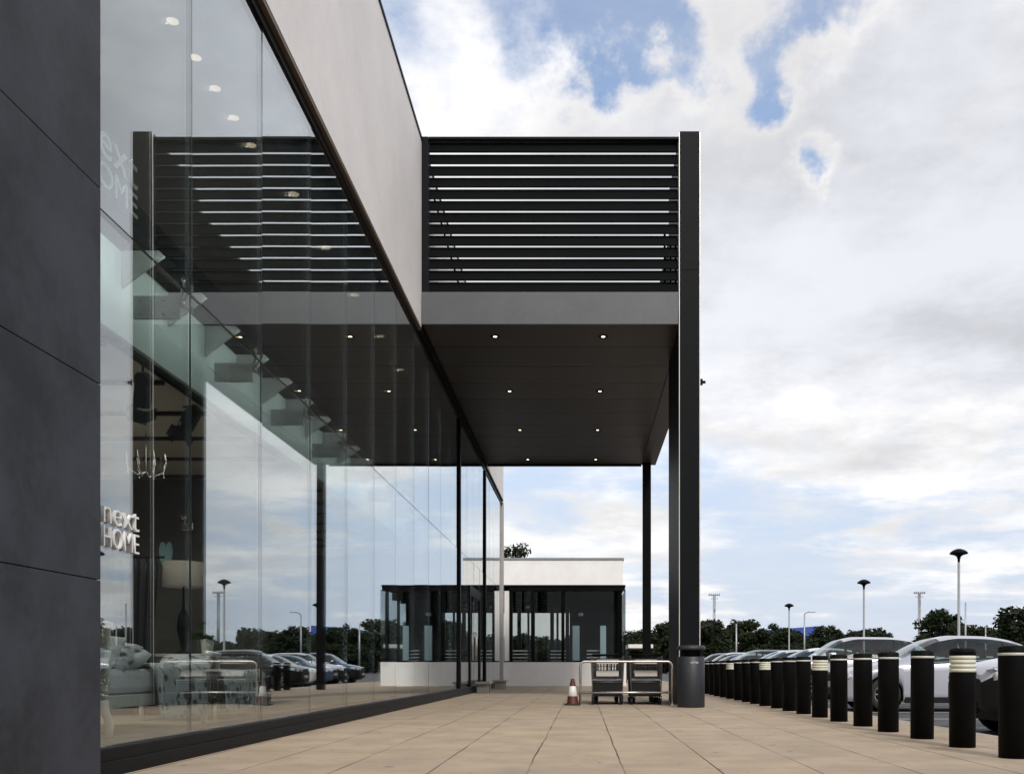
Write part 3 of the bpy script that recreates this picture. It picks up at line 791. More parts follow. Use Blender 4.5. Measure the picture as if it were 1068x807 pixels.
def tub(x, Y, label, k):
    s = thing('leafy_shrub', label, 'shrub', (x,Y,.01), 0, 'dark shrubs inside the pavilion')
    b = MB(); b.lathe([(0,0),(.22,0),(.28,.5),(.25,.5),(.24,.45),(0,.45)], n=16); b.build('tub', M['int_dark'], s)
    b = MB(); rr = random.Random(k)
    for i in range(500):
        v_ = Vector((rr.gauss(0,1),rr.gauss(0,1),rr.gauss(0,1))).normalized()*rr.uniform(.2,.55); c_ = Vector((0,0,1.05))+Vector((v_.x,v_.y*.8,v_.z*1.1))
        a_ = Vector((rr.gauss(0,1),rr.gauss(0,1),rr.gauss(0,1))).normalized()*.06; d_ = v_.normalized().cross(a_).normalized()*.04
        b.add([c_-a_,c_+d_,c_+a_,c_-d_], [(0,1,2,3)])
    b.build('foliage', LEAF[0], s, fix=False)
tub(-1.75, PY0+1.9, 'dark bushy plant in a tub left of the middle window post', 1)
tub(-2.3, PY0+2.3, 'dark bushy plant in a tub near the left end of the pavilion', 2)

fb = thing('retail_building', 'plain white flat-roofed building rising behind the low dark pavilion', 'building', (-6,83,-.1))
b = MB(); b.box(-14,9.45,0,20,3.2,10.22); b.build('upper_wall', M['white_wall'], fb)
b = MB(); b.box(-14.1,9.55,-.1,20.1,10.223,10.38); b.build('coping', M['roof_grey'], fb)
b = MB(); b.box(-13.9,9.3,.15,19.8,0,3.197); b.build('shopfront', M['plastic'], fb)
# ------------------------------------------------------------------ benches by the plinth
for i, (x, Y, lab) in enumerate(((-3.30,30.2,'low pale stone bench by the plinth, the nearer of two'),(-3.18,34.9,'low pale stone bench by the plinth, the farther of two'))):
    s = thing('stone_bench', lab, 'bench', (x,Y,0), 0, 'stone benches by the entrance')
    b = MB(); b.box(-.06,.42,-.5,.5,.27,.34,ch=.012); b.build('seat', M['stone'], s)
    for y_ in (-.36,.28):
        b = MB(); b.box(0.0,.36,y_,y_+.08,0,.27,ch=.008); b.build('leg', M['stone'], s)

# ------------------------------------------------------------------ bollards
def make_bollard(lit):
    r, H = .124, .97
    root = thing('bollard', '', 'bollard')
    b = MB()
    if lit:
        b.lathe([(0,0),(r,0),(r,H-.235)], n=28); b.build('post', M['bollard'], root)
        b = MB(); b.lathe([(r*.9,H-.235),(r*.9,H-.07)], n=28)
        for k in range(4):
            z = H-.235+.042*k
            b.lathe([(r*.9,z+.002),(r*1.0,z+.004),(r*1.0,z+.034),(r*.9,z+.038)], n=28)
        b.build('louvred_collar', M['louvre_head'], root)
        b = MB(); b.lathe([(r*.9,H-.068),(r,H-.066),(r,H-.015),(r-.02,H),(0,H)], n=28); b.build('cap', M['bollard'], root)
    else:
        b.lathe([(0,0),(r,0),(r,H-.085)], n=28); b.build('post', M['bollard'], root)
        b = MB(); b.lathe([(r*.99,H-.085),(r*1.012,H-.084),(r*1.012,H-.062),(r*.99,H-.061)], n=28); b.build('band', M['band'], root)
        b = MB(); b.lathe([(r,H-.061),(r,H-.014),(r-.02,H),(0,H)], n=28); b.build('cap', M['bollard'], root)
    return root
proto = {True: make_bollard(True), False: make_bollard(False)}; used = set()
rb = random.Random(11)
nlit = 0
for i in range(24):
    Y = 8.31 + 1.13*i
    lit = i in (1,6,10,14,19)
    o = proto[lit] if lit not in used else copy_tree(proto[lit]); used.add(lit)
    o.location = (3.735+rb.uniform(-.012,.012), Y, 0); o.rotation_euler = (R(rb.uniform(-.25,.25)), R(rb.uniform(-.3,.3)), rb.uniform(0,6))
    o['group'] = 'black bollards along the pavement edge'
    if lit:
        nlit += 1; o['label'] = 'black bollard with cream louvred collar, %s of those counting from the camera' % ordinal(nlit)
    else:
        o['label'] = 'plain black bollard with thin pale band, %s in the row counting from the camera' % ordinal(i+1)

# ------------------------------------------------------------------ litter bin
x, Y = 2.135, 18.95
lb = thing('litter_bin', 'round charcoal litter bin with hooded top in front of the canopy column', 'bin', (x,Y,0))
b = MB(); b.lathe([(0,.0),(.262,.0),(.270,.02),(.270,.99),(.262,1.0),(.24,1.0),(.24,.94),(0,.94)], n=40); b.build('body', M['bin'], lb)
b = MB()
for a in range(4):
    th = R(45+90*a); b.box(-.012,.012,-.03,.03,1.0,1.135)
    for q in range(len(b.v)-8, len(b.v)):
        vx, vy, vz = b.v[q]; b.v[q] = ((vx+.235)*math.cos(th)-vy*math.sin(th), (vx+.235)*math.sin(th)+vy*math.cos(th), vz)
b.build('hood_struts', M['black_metal'], lb)
b = MB(); b.lathe([(0,1.13),(.278,1.13),(.285,1.15),(.285,1.185),(.26,1.215),(0,1.235)], n=40); b.build('hood', M['bin'], lb)
b = MB(); b.lathe([(.0,.95),(.2,.95),(.2,1.125)], n=24); b.build('liner', M['black_metal'], lb)
tx = text_obj('LITTER', 'lettering', .155, .034, .002, M['letter'], lb)
for v in tx.data.vertices:
    a = (v.co.x-.0775+.045)/.272
    v.co = Vector((.2722*math.sin(a), -(.2722)*math.cos(a)-v.co.z*.5, v.co.y+.865))

# ------------------------------------------------------------------ traffic cone
cn = thing('traffic_cone', 'orange-red traffic cone with white sleeve beside the trolley rail', 'cone', (-.215,19.95,0))
b = MB(); b.box(-.17,.17,-.17,.17,0,.035,ch=.01); b.build('base', M['rubber'], cn)
b = MB(); b.lathe([(.125,.035),(.098,.19)], n=24); b.build('cone_skirt', M['cone_red'], cn)
b = MB(); b.lathe([(.064,.40),(.04,.53),(.034,.555),(.026,.555),(.026,.5)], n=24); b.build('cone_top', M['cone_red'], cn)
b = MB(); b.lathe([(.099,.19),(.101,.192),(.067,.398),(.063,.40)], n=24); b.build('white_sleeve', M['cone_white'], cn)

# ------------------------------------------------------------------ trolley rail
rl = thing('trolley_rail', 'polished steel hoop rail in front of the parked trolleys', 'rail', (0,20.0,0))
x0, x1 = -.055, 1.86; H = .91; r_ = .10
b = MB(); arc = []
pts = [(x0,0,0),(x0,0,H-r_)] + [(x0+r_-r_*math.cos(a), 0, H-r_+r_*math.sin(a)) for a in [R(15*k) for k in range(1,7)]]
pts += [(x1-r_+r_*math.sin(a), 0, H-r_+r_*math.cos(a)) for a in [R(15*k) for k in range(0,7)]] + [(x1,0,0)]
b.tube(pts, .026, 10); b.build('hoop', M['steel'], rl)
b = MB(); b.tube([(x0+.02,0,.265),(x1-.02,0,.265)], .022, 10); b.build('lower_bar', M['steel'], rl)
for x in (x0,x1):
    b = MB(); b.lathe([(0,.012),(.06,.012),(.06,.0)], x, 0, 16); b.build('foot_plate', M['steel'], rl)

# ------------------------------------------------------------------ shopping trolleys
def make_trolley():
    r = thing('shopping_trolley', '', 'trolley')
    W0, W1 = .30, .22        # half widths: handle end (y=0, near the camera), nose end (y=.95)
    wire = .0045
    b = MB()
    zt0, zt1, zb0, zb1 = 1.00, .93, .52, .60
    def rim(t, z0, z1):
        w_ = W0+(W1-W0)*t
        return w_
    L = .92
    corners = lambda w_, y, z: None
    # rims
    for (z0, z1, rr) in ((zt0,zt1,.008),(.86,.82,wire),(.74,.73,wire),(zb0,zb1,.007)):
        s0 = .93 if z0 < .6 else 1
        b.tube([(-W0*s0,0,z0),(-W1*s0,L,z1),(W1*s0,L,z1),(W0*s0,0,z0)], rr, 6)
    for k in range(15):                       # side wires
        tt = k/14; y = L*tt; w_ = W0+(W1-W0)*tt
        for sg in (-1,1):
            b.tube([(sg*w_,y,zt0+(zt1-zt0)*tt),(sg*w_*.93,y,zb0+(zb1-zb0)*tt)], wire, 5, caps=False)
        b.tube([(-w_*.93,y,zb0+(zb1-zb0)*tt),(w_*.93,y,zb0+(zb1-zb0)*tt)], wire, 5, caps=False)
    for k in range(9):                        # nose wires
        x = -W1+2*W1*k/8; b.tube([(x,L,zt1),(x*.93,L,zb1)], wire, 5, caps=False)
    b.build('basket', M['zinc'], r)
    b = MB()
    for k in range(9):
        x = -.27+.54*k/8; b.tube([(x,.02,.99),(x,.13,.56)], wire, 5, caps=False)
    for z in (.96,.8,.66,.57): b.tube([(-.27,.02+(.99-z)*.25,z),(.27,.02+(.99-z)*.25,z)], .006, 6)
    b.build('rear_gate', M['zinc'], r)
    b = MB(); b.box(-.21,.21,.045,.055,.60,.72,ch=.003); b.build('placard', M['placard'], r)
    b = MB(); b.box(-.2,.2,-.035,-.02,.86,.95,ch=.004); b.build('seat_flap', M['placard'], r)
    b = MB(); b.tube([(-.30,-.06,1.05),(.30,-.06,1.05)], .019, 10); b.build('handle', M['black_metal'], r)
    b = MB()
    for sg in (-1,1):
        b.tube([(sg*.29,-.06,1.05),(sg*.30,0,1.0),(sg*.285,.05,.50),(sg*.27,.08,.20),(sg*.27,.16,.17),(sg*.21,.86,.19)], .013, 8)
    b.tube([(-.27,.12,.185),(.27,.12,.185)], .012, 8); b.tube([(-.21,.86,.19),(.21,.86,.19)], .012, 8)
    b.tube([(-.28,.05,.48),(.28,.05,.48)], .012, 8)
    b.build('chassis', M['zinc'], r)
    b = MB(); b.box(-.25,.25,.10,.80,.235,.262,ch=.004)
    b.build('lower_tray', M['plastic'], r)
    b = MB(); b.box(-.265,.265,.06,.10,.20,.52,ch=.006); b.build('rear_panel', M['plastic'], r)
    for sx, y in ((-.27,.13),(.27,.13),(-.2,.82),(.2,.82)):
        c = MB(); c.box(sx-.026,sx-.020,y-.03,y+.03,.05,.18); c.box(sx+.020,sx+.026,y-.03,y+.03,.05,.18); c.box(sx-.026,sx+.026,y-.03,y+.03,.176,.186)
        ca = c.build('caster', M['plastic'], r)
        c = MB(); c.lathe([(0,sx-.018),(.055,sx-.018),(.065,sx-.01),(.065,sx+.01),(.055,sx+.018),(0,sx+.018)], y, .066, 18, axis='X'); c.build('wheel', M['rubber'], ca)
    return r
tp = make_trolley(); first = True
for row, (x, lab) in enumerate(((.53,'left'),(1.34,'right'))):
    for k in range(5):
        o = tp if first else copy_tree(tp); first = False
        o.location = (x+rb.uniform(-.015,.015), 20.16+.24*k+.03*row, 0); o.rotation_euler = (0,0,R(rb.uniform(-1.2,1.2)))
        o.scale = (1.13,1,1)
        nm = 'front' if k == 0 else ordinal(k+1)
        o['label'] = ('wire shopping trolley at the camera end of the %s nested row' % lab) if k == 0 else 'wire shopping trolley, %s from the camera end in the %s nested row' % (ordinal(k+1), lab)
        o['group'] = 'nested shopping trolleys behind the rail'

# ------------------------------------------------------------------ cars (nose towards -X)
def pch(pts, x):
    """smooth interpolation through (x, y) control points"""
    n = len(pts)
    if x <= pts[0][0]: return pts[0][1]
    if x >= pts[-1][0]: return pts[-1][1]
    sl = [(pts[i+1][1]-pts[i][1])/(pts[i+1][0]-pts[i][0]) for i in range(n-1)]
    tg = [sl[0]] + [0 if sl[i-1]*sl[i] <= 0 else 2*sl[i-1]*sl[i]/(sl[i-1]+sl[i]) for i in range(1,n-1)] + [sl[-1]]
    for i in range(n-1):
        if x <= pts[i+1][0]:
            h = pts[i+1][0]-pts[i][0]; s = (x-pts[i][0])/h
            return ((1+2*s)*(1-s)**2*pts[i][1] + s*(1-s)**2*h*tg[i] + s*s*(3-2*s)*pts[i+1][1] + s*s*(s-1)*h*tg[i+1])
def make_car(P):
    root = thing('parked_car', '', 'car')
    L = P['L']; xf, xr, ra = P['xf'], P['xr'], P['ra']; rw_ = P['rw']
    def bottom(x):
        z = pch(P['bot'], x)
        for c in (xf, xr):
            dd = ra*ra-(x-c)**2
            if dd > 0: z = max(z, P['axle']+math.sqrt(dd))
        return z
    xs = set(L*i/60 for i in range(61)) | set(P['cuts'])
    for c in (xf, xr):
        for k in range(17): xs.add(c-ra*math.cos(math.pi*k/16))
    xs = sorted(xs); xs = [x for i, x in enumerate(xs) if i == 0 or x-xs[i-1] > .004 or x in P['cuts']]
    xs = [x for i, x in enumerate(xs) if i+1 >= len(xs) or xs[i+1]-x > 1e-4]
    sub = [3,3,3,2,6,5,4]
    rows = sum(sub)+1
    G = []
    for x in xs:
        hw = pch(P['hw'], x); zbel = pch(P['belt'], x); ztop = max(pch(P['top'], x), zbel+.02); rwx = pch(P['rwid'], x); zb_ = bottom(x)
        zm = zb_ + (zbel-zb_)*.45
        cp_ = [(hw-.05, zb_), (hw-.008, min(zb_+.07, zbel-.12)), (hw, zm if zm < zbel-.1 else zbel-.1), (hw-.004, zbel-.05), (hw-.045, zbel),
               (rwx, ztop-P['crown']*min(1,(ztop-zbel)/.3)-.012), (rwx*.62, ztop-.012), (0, ztop)]
        sec = []
        for i, n_ in enumerate(sub):
            for k in range(n_):
                s = k/n_
                if i == 4:
                    bul = .03*math.sin(s*math.pi)*min(1,(ztop-zbel)/.35)
                    sec.append((cp_[4][0]+(cp_[5][0]-cp_[4][0])*s+bul, cp_[4][1]+(cp_[5][1]-cp_[4][1])*s))
                else: sec.append((cp_[i][0]+(cp_[i+1][0]-cp_[i][0])*s, cp_[i][1]+(cp_[i+1][1]-cp_[i][1])*s))
        sec.append(cp_[7]); G.append(sec)
    r_bel = sum(sub[:4]); r_rail = sum(sub[:5]); nS = len(xs)
    V = []; idx = {}
    def vid(i, j, sg):
        if j == rows-1: sg = 1
        if (i,j,sg) not in idx:
            y, z = G[i][j]; idx[(i,j,sg)] = len(V); V.append((xs[i], sg*y, z))
        return idx[(i,j,sg)]
    sets = dict(body=[], pillar=[], windscreen=[], rear_window=[], side_window=[], lower=[])
    sidew = P['side']
    for sg in (-1,1):
        for i in range(nS-1):
            xm = (xs[i]+xs[i+1])/2
            for j in range(rows-1):
                q = (vid(i,j,sg), vid(i+1,j,sg), vid(i+1,j+1,sg), vid(i,j+1,sg))
                q = tuple(dict.fromkeys(q))
                key = 'body'
                if j < 4 and P['clad']: key = 'lower'
                if r_bel <= j < r_rail and any(a < xm < b for a, b in sidew) and j < r_rail-(0): key = 'side_window'
                elif r_bel <= j < r_rail and sidew[0][0] < xm < sidew[-1][1]: key = 'pillar'
                if P['clad'] and xm < xf-ra and j < r_bel-1: key = 'lower'
                if j >= r_rail:
                    if P['ws'][0] < xm < P['ws'][1]: key = 'windscreen'
                    if P['rs'][0] < xm < P['rs'][1]: key = 'rear_window'
                sets[key].append(q)
    for e in (0, nS-1):    # nose and tail caps
        loop = [vid(e,j,1) for j in range(rows)] + [vid(e,j,-1) for j in range(rows-2,-1,-1)]
        sets['lower' if (e == 0 and P['clad']) else 'body'].append(tuple(loop))
    def mk(name, faces, mat):
        us = sorted({k for f in faces for k in f}); mp = {k:i for i,k in enumerate(us)}
        b = MB(); b.add([V[k] for k in us], [[mp[k] for k in f] for f in faces], 0, True)
        return b.build(name, mat, root)
    body = mk('body', sets['body'], PAINT['silver'])
    mk('pillar', sets['pillar'], M['plastic'])
    if sets['lower']: mk('lower_body', sets['lower'], M['plastic'])
    mk('windscreen', sets['windscreen'], M['car_glass']); mk('rear_window', sets['rear_window'], M['car_glass'])
    for a, b_ in sidew:
        for sg in (-1,1):
            fs = [f for f in sets['side_window'] if all(a-.01 <= V[k][0] <= b_+.01 and V[k][1]*sg > 0 for k in f)]
            mk('side_window', fs, M['car_glass'])
    hwm = max(h for _, h in P['hw'])
    for sg in (-1,1):
        b = MB(); b.box(xf+ra+.02, xr-ra-.02, sg*(hwm-.03)-.03, sg*(hwm-.03)+.03, pch(P['bot'],2.)-.03, pch(P['bot'],2.)+.09, ch=.015); b.build('sill', M['plastic'], root)
    # floor, wheel wells, seats
    b = MB(); b.box(.25, L-.2, -hwm+.18, hwm-.18, .20, .34); 
    zb2 = pch(P['belt'], 2.)-.06
    b.box(P['ws'][0]+.15, P['rs'][1]-.3, -hwm+.12, hwm-.12, .34, zb2-.18)
    b.build('interior', M['plastic'], root)
    for x in (P['seat'][0], P['seat'][1]):
        for y in (-.36,.36):
            b = MB(); b.box(x-.06, x+.06, y-.21, y+.21, .5, zb2+.12, ch=.04); b.box(x-.0, x+.08, y-.12, y+.12, zb2+.15, zb2+.31, ch=.03); b.build('seat', M['int_dark'], root)
    # wheels
    for x in (xf, xr):
        for sg in (-1,1):
            yo = sg*(hwm-.015); wd = .20
            wh = bpy.data.objects.new('wheel', None); COL.objects.link(wh); wh.parent = root; wh.empty_display_size = .1
            b = MB(); y1, y0 = yo, yo-sg*wd
            b.lathe([(rw_*.62,y1-sg*.02),(rw_*.90,y1),(rw_*.98,y1-sg*.03),(rw_,y1-sg*.08),(rw_*.98,y0+sg*.03),(rw_*.7,y0)], x, P['axle'], 32, axis='Y'); b.build('tyre', M['rubber'], wh)
            b = MB()
            b.lathe([(rw_*.66,y1-sg*.012),(rw_*.62,y1-sg*.012),(rw_*.58,y1-sg*.05)], x, P['axle'], 32, axis='Y')
            b.lathe([(0,y1-sg*.02),(rw_*.14,y1-sg*.02),(rw_*.14,y1-sg*.05)], x, P['axle'], 16, axis='Y')
            for k in range(10):
                a = 2*math.pi*k/10; ca, sa = math.cos(a), math.sin(a)
                p0 = Vector((x+ca*rw_*.1,y1-sg*.03,P['axle']+sa*rw_*.1)); p1 = Vector((x+ca*rw_*.62,y1-sg*.02,P['axle']+sa*rw_*.62))
                b.tube([p0,p1], .016, 5, r1=.022)
            b.build('rim', M['alloy'], wh)
            b = MB(); b.lathe([(0,y1-sg*.10),(rw_*.62,y1-sg*.10)], x, P['axle'], 20, axis='Y'); b.build('brake_disc', M['plastic'], wh, fix=False)
            b = MB(); b.lathe([(ra-.01,yo-sg*.03),(ra-.01,yo-sg*.30),(0.05,yo-sg*.30)], x, P['axle'], 24, axis='Y')
            lw = b.build('wheel_arch', M['plastic'], root)
    # mirrors, handles, seams, lamps
    zm = pch(P['belt'], P['ws'][0]+.45)+.04
    for sg in (-1,1):
        b = MB(); xm = P['mir']; b.box(xm-.07, xm+.09, sg*(hwm+.13)-.10, sg*(hwm+.13)+.10, zm, zm+.14, ch=.03); b.tube([(xm,sg*(hwm-.05),zm+.0),(xm,sg*(hwm+.06),zm+.05)], .025)
        b.build('wing_mirror', PAINT['silver'], root)
    for sg in (-1,1):
        for x in P['hand']:
            b = MB(); y = sg*(pch(P['hw'], x)+.006); z = pch(P['belt'], x)-.12
            b.tube([(x-.10,y-sg*.02,z),(x-.07,y+sg*.02,z),(x+.07,y+sg*.02,z+.006),(x+.10,y-sg*.02,z+.006)], .013, 6); b.build('door_handle', PAINT['silver'], root)
    b = MB()
    for sg in (-1,1):
        for x in P['seam']:
            pts = []
            for k in range(8):
                z = .30 + (pch(P['belt'], x)-.02-.30)*k/7
                zb_ = bottom(x); zbel = pch(P['belt'], x); hw = pch(P['hw'], x)
                y = hw-.006 if z > zb_+.07 else hw-.02
                if z > zbel-.05: y = hw-.02
                pts.append((x, sg*(y+.004), z))
            b.tube(pts, .011, 4)
        pts = [(x, sg*(pch(P['hw'], x)-.022), pch(P['belt'], x)+.004-.02) for x in [P['side'][0][0]+ (P['side'][-1][1]-P['side'][0][0])*k/12 for k in range(13)]]
        b.tube(pts, .012, 5)
    b.build('seams', M['plastic'], root)
    def surf(x, zt):   # y of the body side at height zt
        i = min(range(nS), key=lambda k: abs(xs[k]-x)); pts = G[i]
        for (ya, za), (yb, zb_) in zip(pts[:-1], pts[1:]):
            if za <= zt <= zb_ and zb_ > za: return ya+(yb-ya)*(zt-za)/(zb_-za)
        return pts[0][0]
    for sg in (-1,1):
        for (nm, x0, x1, z0, z1, mt) in (('headlight', P['hx'][0], P['hx'][1], P['hl'][0], P['hl'][1], 'lens'), ('tail_light', L-.30, L-.02, P['tl'][0], P['tl'][1], 'tail')):
            b = MB(); n_, m_ = 8, 5; VV = []
            for i in range(n_+1):
                s = i/n_; x = x0+(x1-x0)*s
                tp_ = (1-s) if nm == 'headlight' else s
                za = z0 + (.06*s if nm == 'headlight' else 0); zb_ = z1 + (.05*s if nm == 'headlight' else 0)
                hgt = (zb_-za)*(.35+.65*tp_**.5)
                for j in range(m_+1):
                    z = (za+zb_)/2 + hgt*(j/m_-.5); VV.append((x, sg*(surf(x, z)+.008), z))
            ff = [(i*(m_+1)+j,(i+1)*(m_+1)+j,(i+1)*(m_+1)+j+1,i*(m_+1)+j+1) for i in range(n_) for j in range(m_)]
            b.add(VV, ff, 0, True); o = b.build(nm, M[mt], root, fix=False)
            md = o.modifiers.new('t', 'SOLIDIFY'); md.thickness = .02
    hn = pch(P['hw'], 0.0)
    b = MB(); b.box(-.018,.03,-hn*.75,hn*.75,.30,.44,ch=.01); b.box(-.012,.03,-hn*.6,hn*.6,P['hl'][0]-.05,P['hl'][1]-.03,ch=.01); b.build('grille', M['plastic'], root)
    b = MB(); b.box(-.03,-.019,-.26,.26,.46,.57); b.build('number_plate', M['plate'], root)
    return root
HATCH = dict(L=4.45, xf=.88, xr=3.55, ra=.365, rw=.325, axle=.325, clad=False, crown=.06,
    bot=[(0,.30),(.15,.20),(.5,.19),(4.0,.22),(4.3,.30),(4.45,.42)],
    hw=[(0,.50),(.06,.64),(.25,.78),(.7,.885),(1.6,.905),(3.3,.905),(4.0,.86),(4.32,.76),(4.45,.62)],
    belt=[(0,.60),(.15,.70),(.6,.80),(1.15,.90),(2.0,.94),(3.4,1.0),(4.1,1.02),(4.35,.98),(4.45,.85)],
    top=[(0,.63),(.12,.74),(.5,.86),(1.12,.98),(1.25,1.03),(1.75,1.29),(2.05,1.40),(2.5,1.46),(3.0,1.45),(3.5,1.385),(3.85,1.28),(4.2,1.12),(4.4,1.0),(4.45,.9)],
    rwid=[(0,.42),(.3,.6),(1.1,.70),(1.3,.68),(2.1,.57),(2.6,.56),(3.5,.55),(4.2,.62),(4.45,.5)],
    ws=(1.2,2.08), rs=(3.6,4.2), side=((1.52,2.42),(2.5,3.30),(3.36,3.75)), cuts=(1.2,2.08,3.6,4.2,1.52,2.42,2.5,3.30,3.36,3.75), mir=1.62, hand=(2.32,3.2), seam=(1.42,2.46,3.36), seat=(2.55,3.3), hx=(.10,.52), hl=(.60,.74), tl=(.72,.92))
SUV = dict(L=4.55, xf=.88, xr=3.58, ra=.40, rw=.36, axle=.36, clad=True, crown=.06,
    bot=[(0,.36),(.15,.27),(.5,.26),(4.1,.28),(4.4,.36),(4.55,.46)],
    hw=[(0,.56),(.06,.70),(.25,.82),(.7,.915),(1.6,.93),(3.5,.93),(4.1,.89),(4.42,.80),(4.55,.68)],
    belt=[(0,.72),(.15,.84),(.6,.94),(1.15,1.02),(2.0,1.06),(3.4,1.12),(4.2,1.14),(4.45,1.08),(4.55,.95)],
    top=[(0,.76),(.12,.90),(.5,1.0),(1.12,1.10),(1.25,1.14),(1.72,1.44),(2.0,1.58),(2.5,1.66),(3.2,1.655),(3.8,1.60),(4.15,1.46),(4.4,1.2),(4.5,1.1),(4.55,1.0)],
    rwid=[(0,.46),(.3,.64),(1.1,.74),(1.3,.71),(2.1,.61),(2.6,.60),(3.8,.59),(4.3,.66),(4.55,.55)],
    ws=(1.2,2.02), rs=(3.95,4.4), side=((1.5,2.42),(2.5,3.35),(3.42,3.95)), cuts=(1.2,2.02,3.95,4.4,1.5,2.42,2.5,3.35,3.42), mir=1.6, hand=(2.32,3.22), seam=(1.42,2.46,3.40), seat=(2.55,3.35), hx=(.08,.50), hl=(.72,.87), tl=(.86,1.12))
CARP = {'h': make_car(HATCH), 's': make_car(SUV)}; cused = set()
def place_car(kind, x, Y, col, label, zs=1.0, rz=0, group='cars parked along the kerb'):
    o = CARP[kind] if kind not in cused else copy_tree(CARP[kind]); cused.add(kind)
    o.location = (x, Y, -.1); o.rotation_euler = (0,0,rz); o.scale = (1,1,zs)
    o['label'] = label; o['group'] = group
    for ch_ in o.children:
        if ch_.name.split('.')[0] in ('body','wing_mirror','door_handle'):
            ch_.material_slots[0].link = 'OBJECT'; ch_.material_slots[0].material = PAINT[col]
row = [('s',5.03,12.65,'lilac','lilac-silver car nearest the camera, its headlight between the first two bollards',1.0),
 ('h',5.15,20.0,'lilac','silver car seen side-on with a curved roof at the right edge of the photo',1.06),
 ('s',5.15,27.0,'silver','tall silver car whose wing mirror shows above the bollards',1.05),
 ('h',5.25,31.6,'white','white low-roofed car directly left of the tall silver car',1.05),
 ('h',5.05,34.2,'silver','pale silver car, its roof between two white cars',1.04),
 ('h',5.3,36.7,'white','white hatchback behind the bollards left of the pale silver car',1.06),
 ('s',5.2,41.6,'black','black tall car parked farther along the kerb beyond the white ones',1.0),
 ('h',5.2,44.0,'white','white car reflected in the glass beside a black car',1.04),
 ('h',5.1,46.5,'blue','dark blue car with pale roof shine right of the litter bin',1.05),
 ('s',5.2,49.0,'silver','silver tall car far along the kerb past the blue car',1.0),
 ('s',5.2,53.6,'blue','dark blue tall car at the far end of the kerb row',1.02)]
for k in row: place_car(*k)
row2 = [('h',17.0,30.2,'grey','grey car nose-in to the second parking row, nearest of that row'),('s',17.0,35.1,'black','black tall car in the second parking row'),('h',17.0,39.9,'red','red car in the second parking row'),
        ('h',17.0,47.3,'silver','silver car in the second parking row'),('h',17.0,52.2,'white','white car in the second parking row'),('s',17.0,57.,'blue','dark blue tall car ending the second parking row')]
for k in row2: place_car(*k, 1.0, 0, 'cars in the second parking row')

# trolley shelter beyond the pavilion, hedge behind it
sh = thing('trolley_shelter', 'low trolley shelter with white roof slab behind the rear canopy column', 'shelter', (2.36,50,0))
b = MB(); b.box(0,1.3,0,3.2,1.80,2.0,ch=.02); b.build('roof', M['white_wall'], sh)
for x in (.06,1.24):
    for y in (.1,3.1):
        b = MB(); b.tube([(x,y,0),(x,y,1.8)], .03, 8); b.build('post', M['black_metal'], sh)
b = MB(); b.box(.02,.035,.15,3.05,.15,1.7); b.box(1.265,1.28,.15,3.05,.15,1.7); b.box(.1,1.2,3.08,3.1,.15,1.7); b.build('side_panel', M['plastic'], sh)

# ------------------------------------------------------------------ lamp posts, masts
def make_lamppost():
    r = thing('lamp_post', '', 'lamp post')
    b = MB(); b.lathe([(.10,0),(.10,.9),(.062,1.0),(.055,5.3),(.05,5.35)], n=14); b.build('pole', M['galv'], r)
    b = MB(); b.lathe([(.05,5.32),(.06,5.48),(.10,5.60),(.20,5.66),(.36,5.70),(.40,5.73),(.36,5.80),(.24,5.88),(.10,5.935),(0,5.945)], n=24); b.build('lamp_head', M['black_metal'], r)
    return r
lpp = make_lamppost(); f_ = True
for (u, v, lab) in ((1000,572,'tallest-looking mushroom-headed lamp post above the right-hand car'),(901,604,'middle mushroom-headed lamp post above the tall silver car'),(823,629,'smallest mushroom-headed lamp post in front of the dark trees')):
    o = lpp if f_ else copy_tree(lpp); f_ = False
    Y = 7.42/(V0-v)*1000; c = at(u, v, Y); k = (c.z+.1)/5.945
    o.location = (c.x, Y, -.1); o['label'] = lab; o['group'] = 'mushroom lamp posts in the car park'; o.scale = (k,k,k)
def thin_pole(u, v, Y, arm, label, hd):
    c = at(u, v, Y); r = thing('street_light', label, 'street light', (c.x,Y,-.1), 0, 'plain thin poles by the trees')
    H = c.z+.1
    b = MB(); b.tube([(0,0,0),(0,0,H)], .11, 8, r1=.07)
    if arm: b.tube([(0,0,H),(.5,0,H+.25),(arm,0,H+.25)], .05, 6)
    b.build('pole', M['galv'], r)
    if hd:
        b = MB(); b.box(arm-.5,arm+.3,-.15,.15,H+.18,H+.3,ch=.03); b.build('lamp_head', M['galv'], r)
thin_pole(768, 650, 100, 0, 'bare pale pole in front of the dark trees right of the litter bin', False)
thin_pole(839, 640, 105, .9, 'thin street light with side arm beside the blue warehouse', True)
thin_pole(1007, 628, 90, 0, 'slim pole just right of the tallest-looking lamp post', False)
thin_pole(1028, 652, 105, 0, 'short slim pole low among the trees at the right', False)
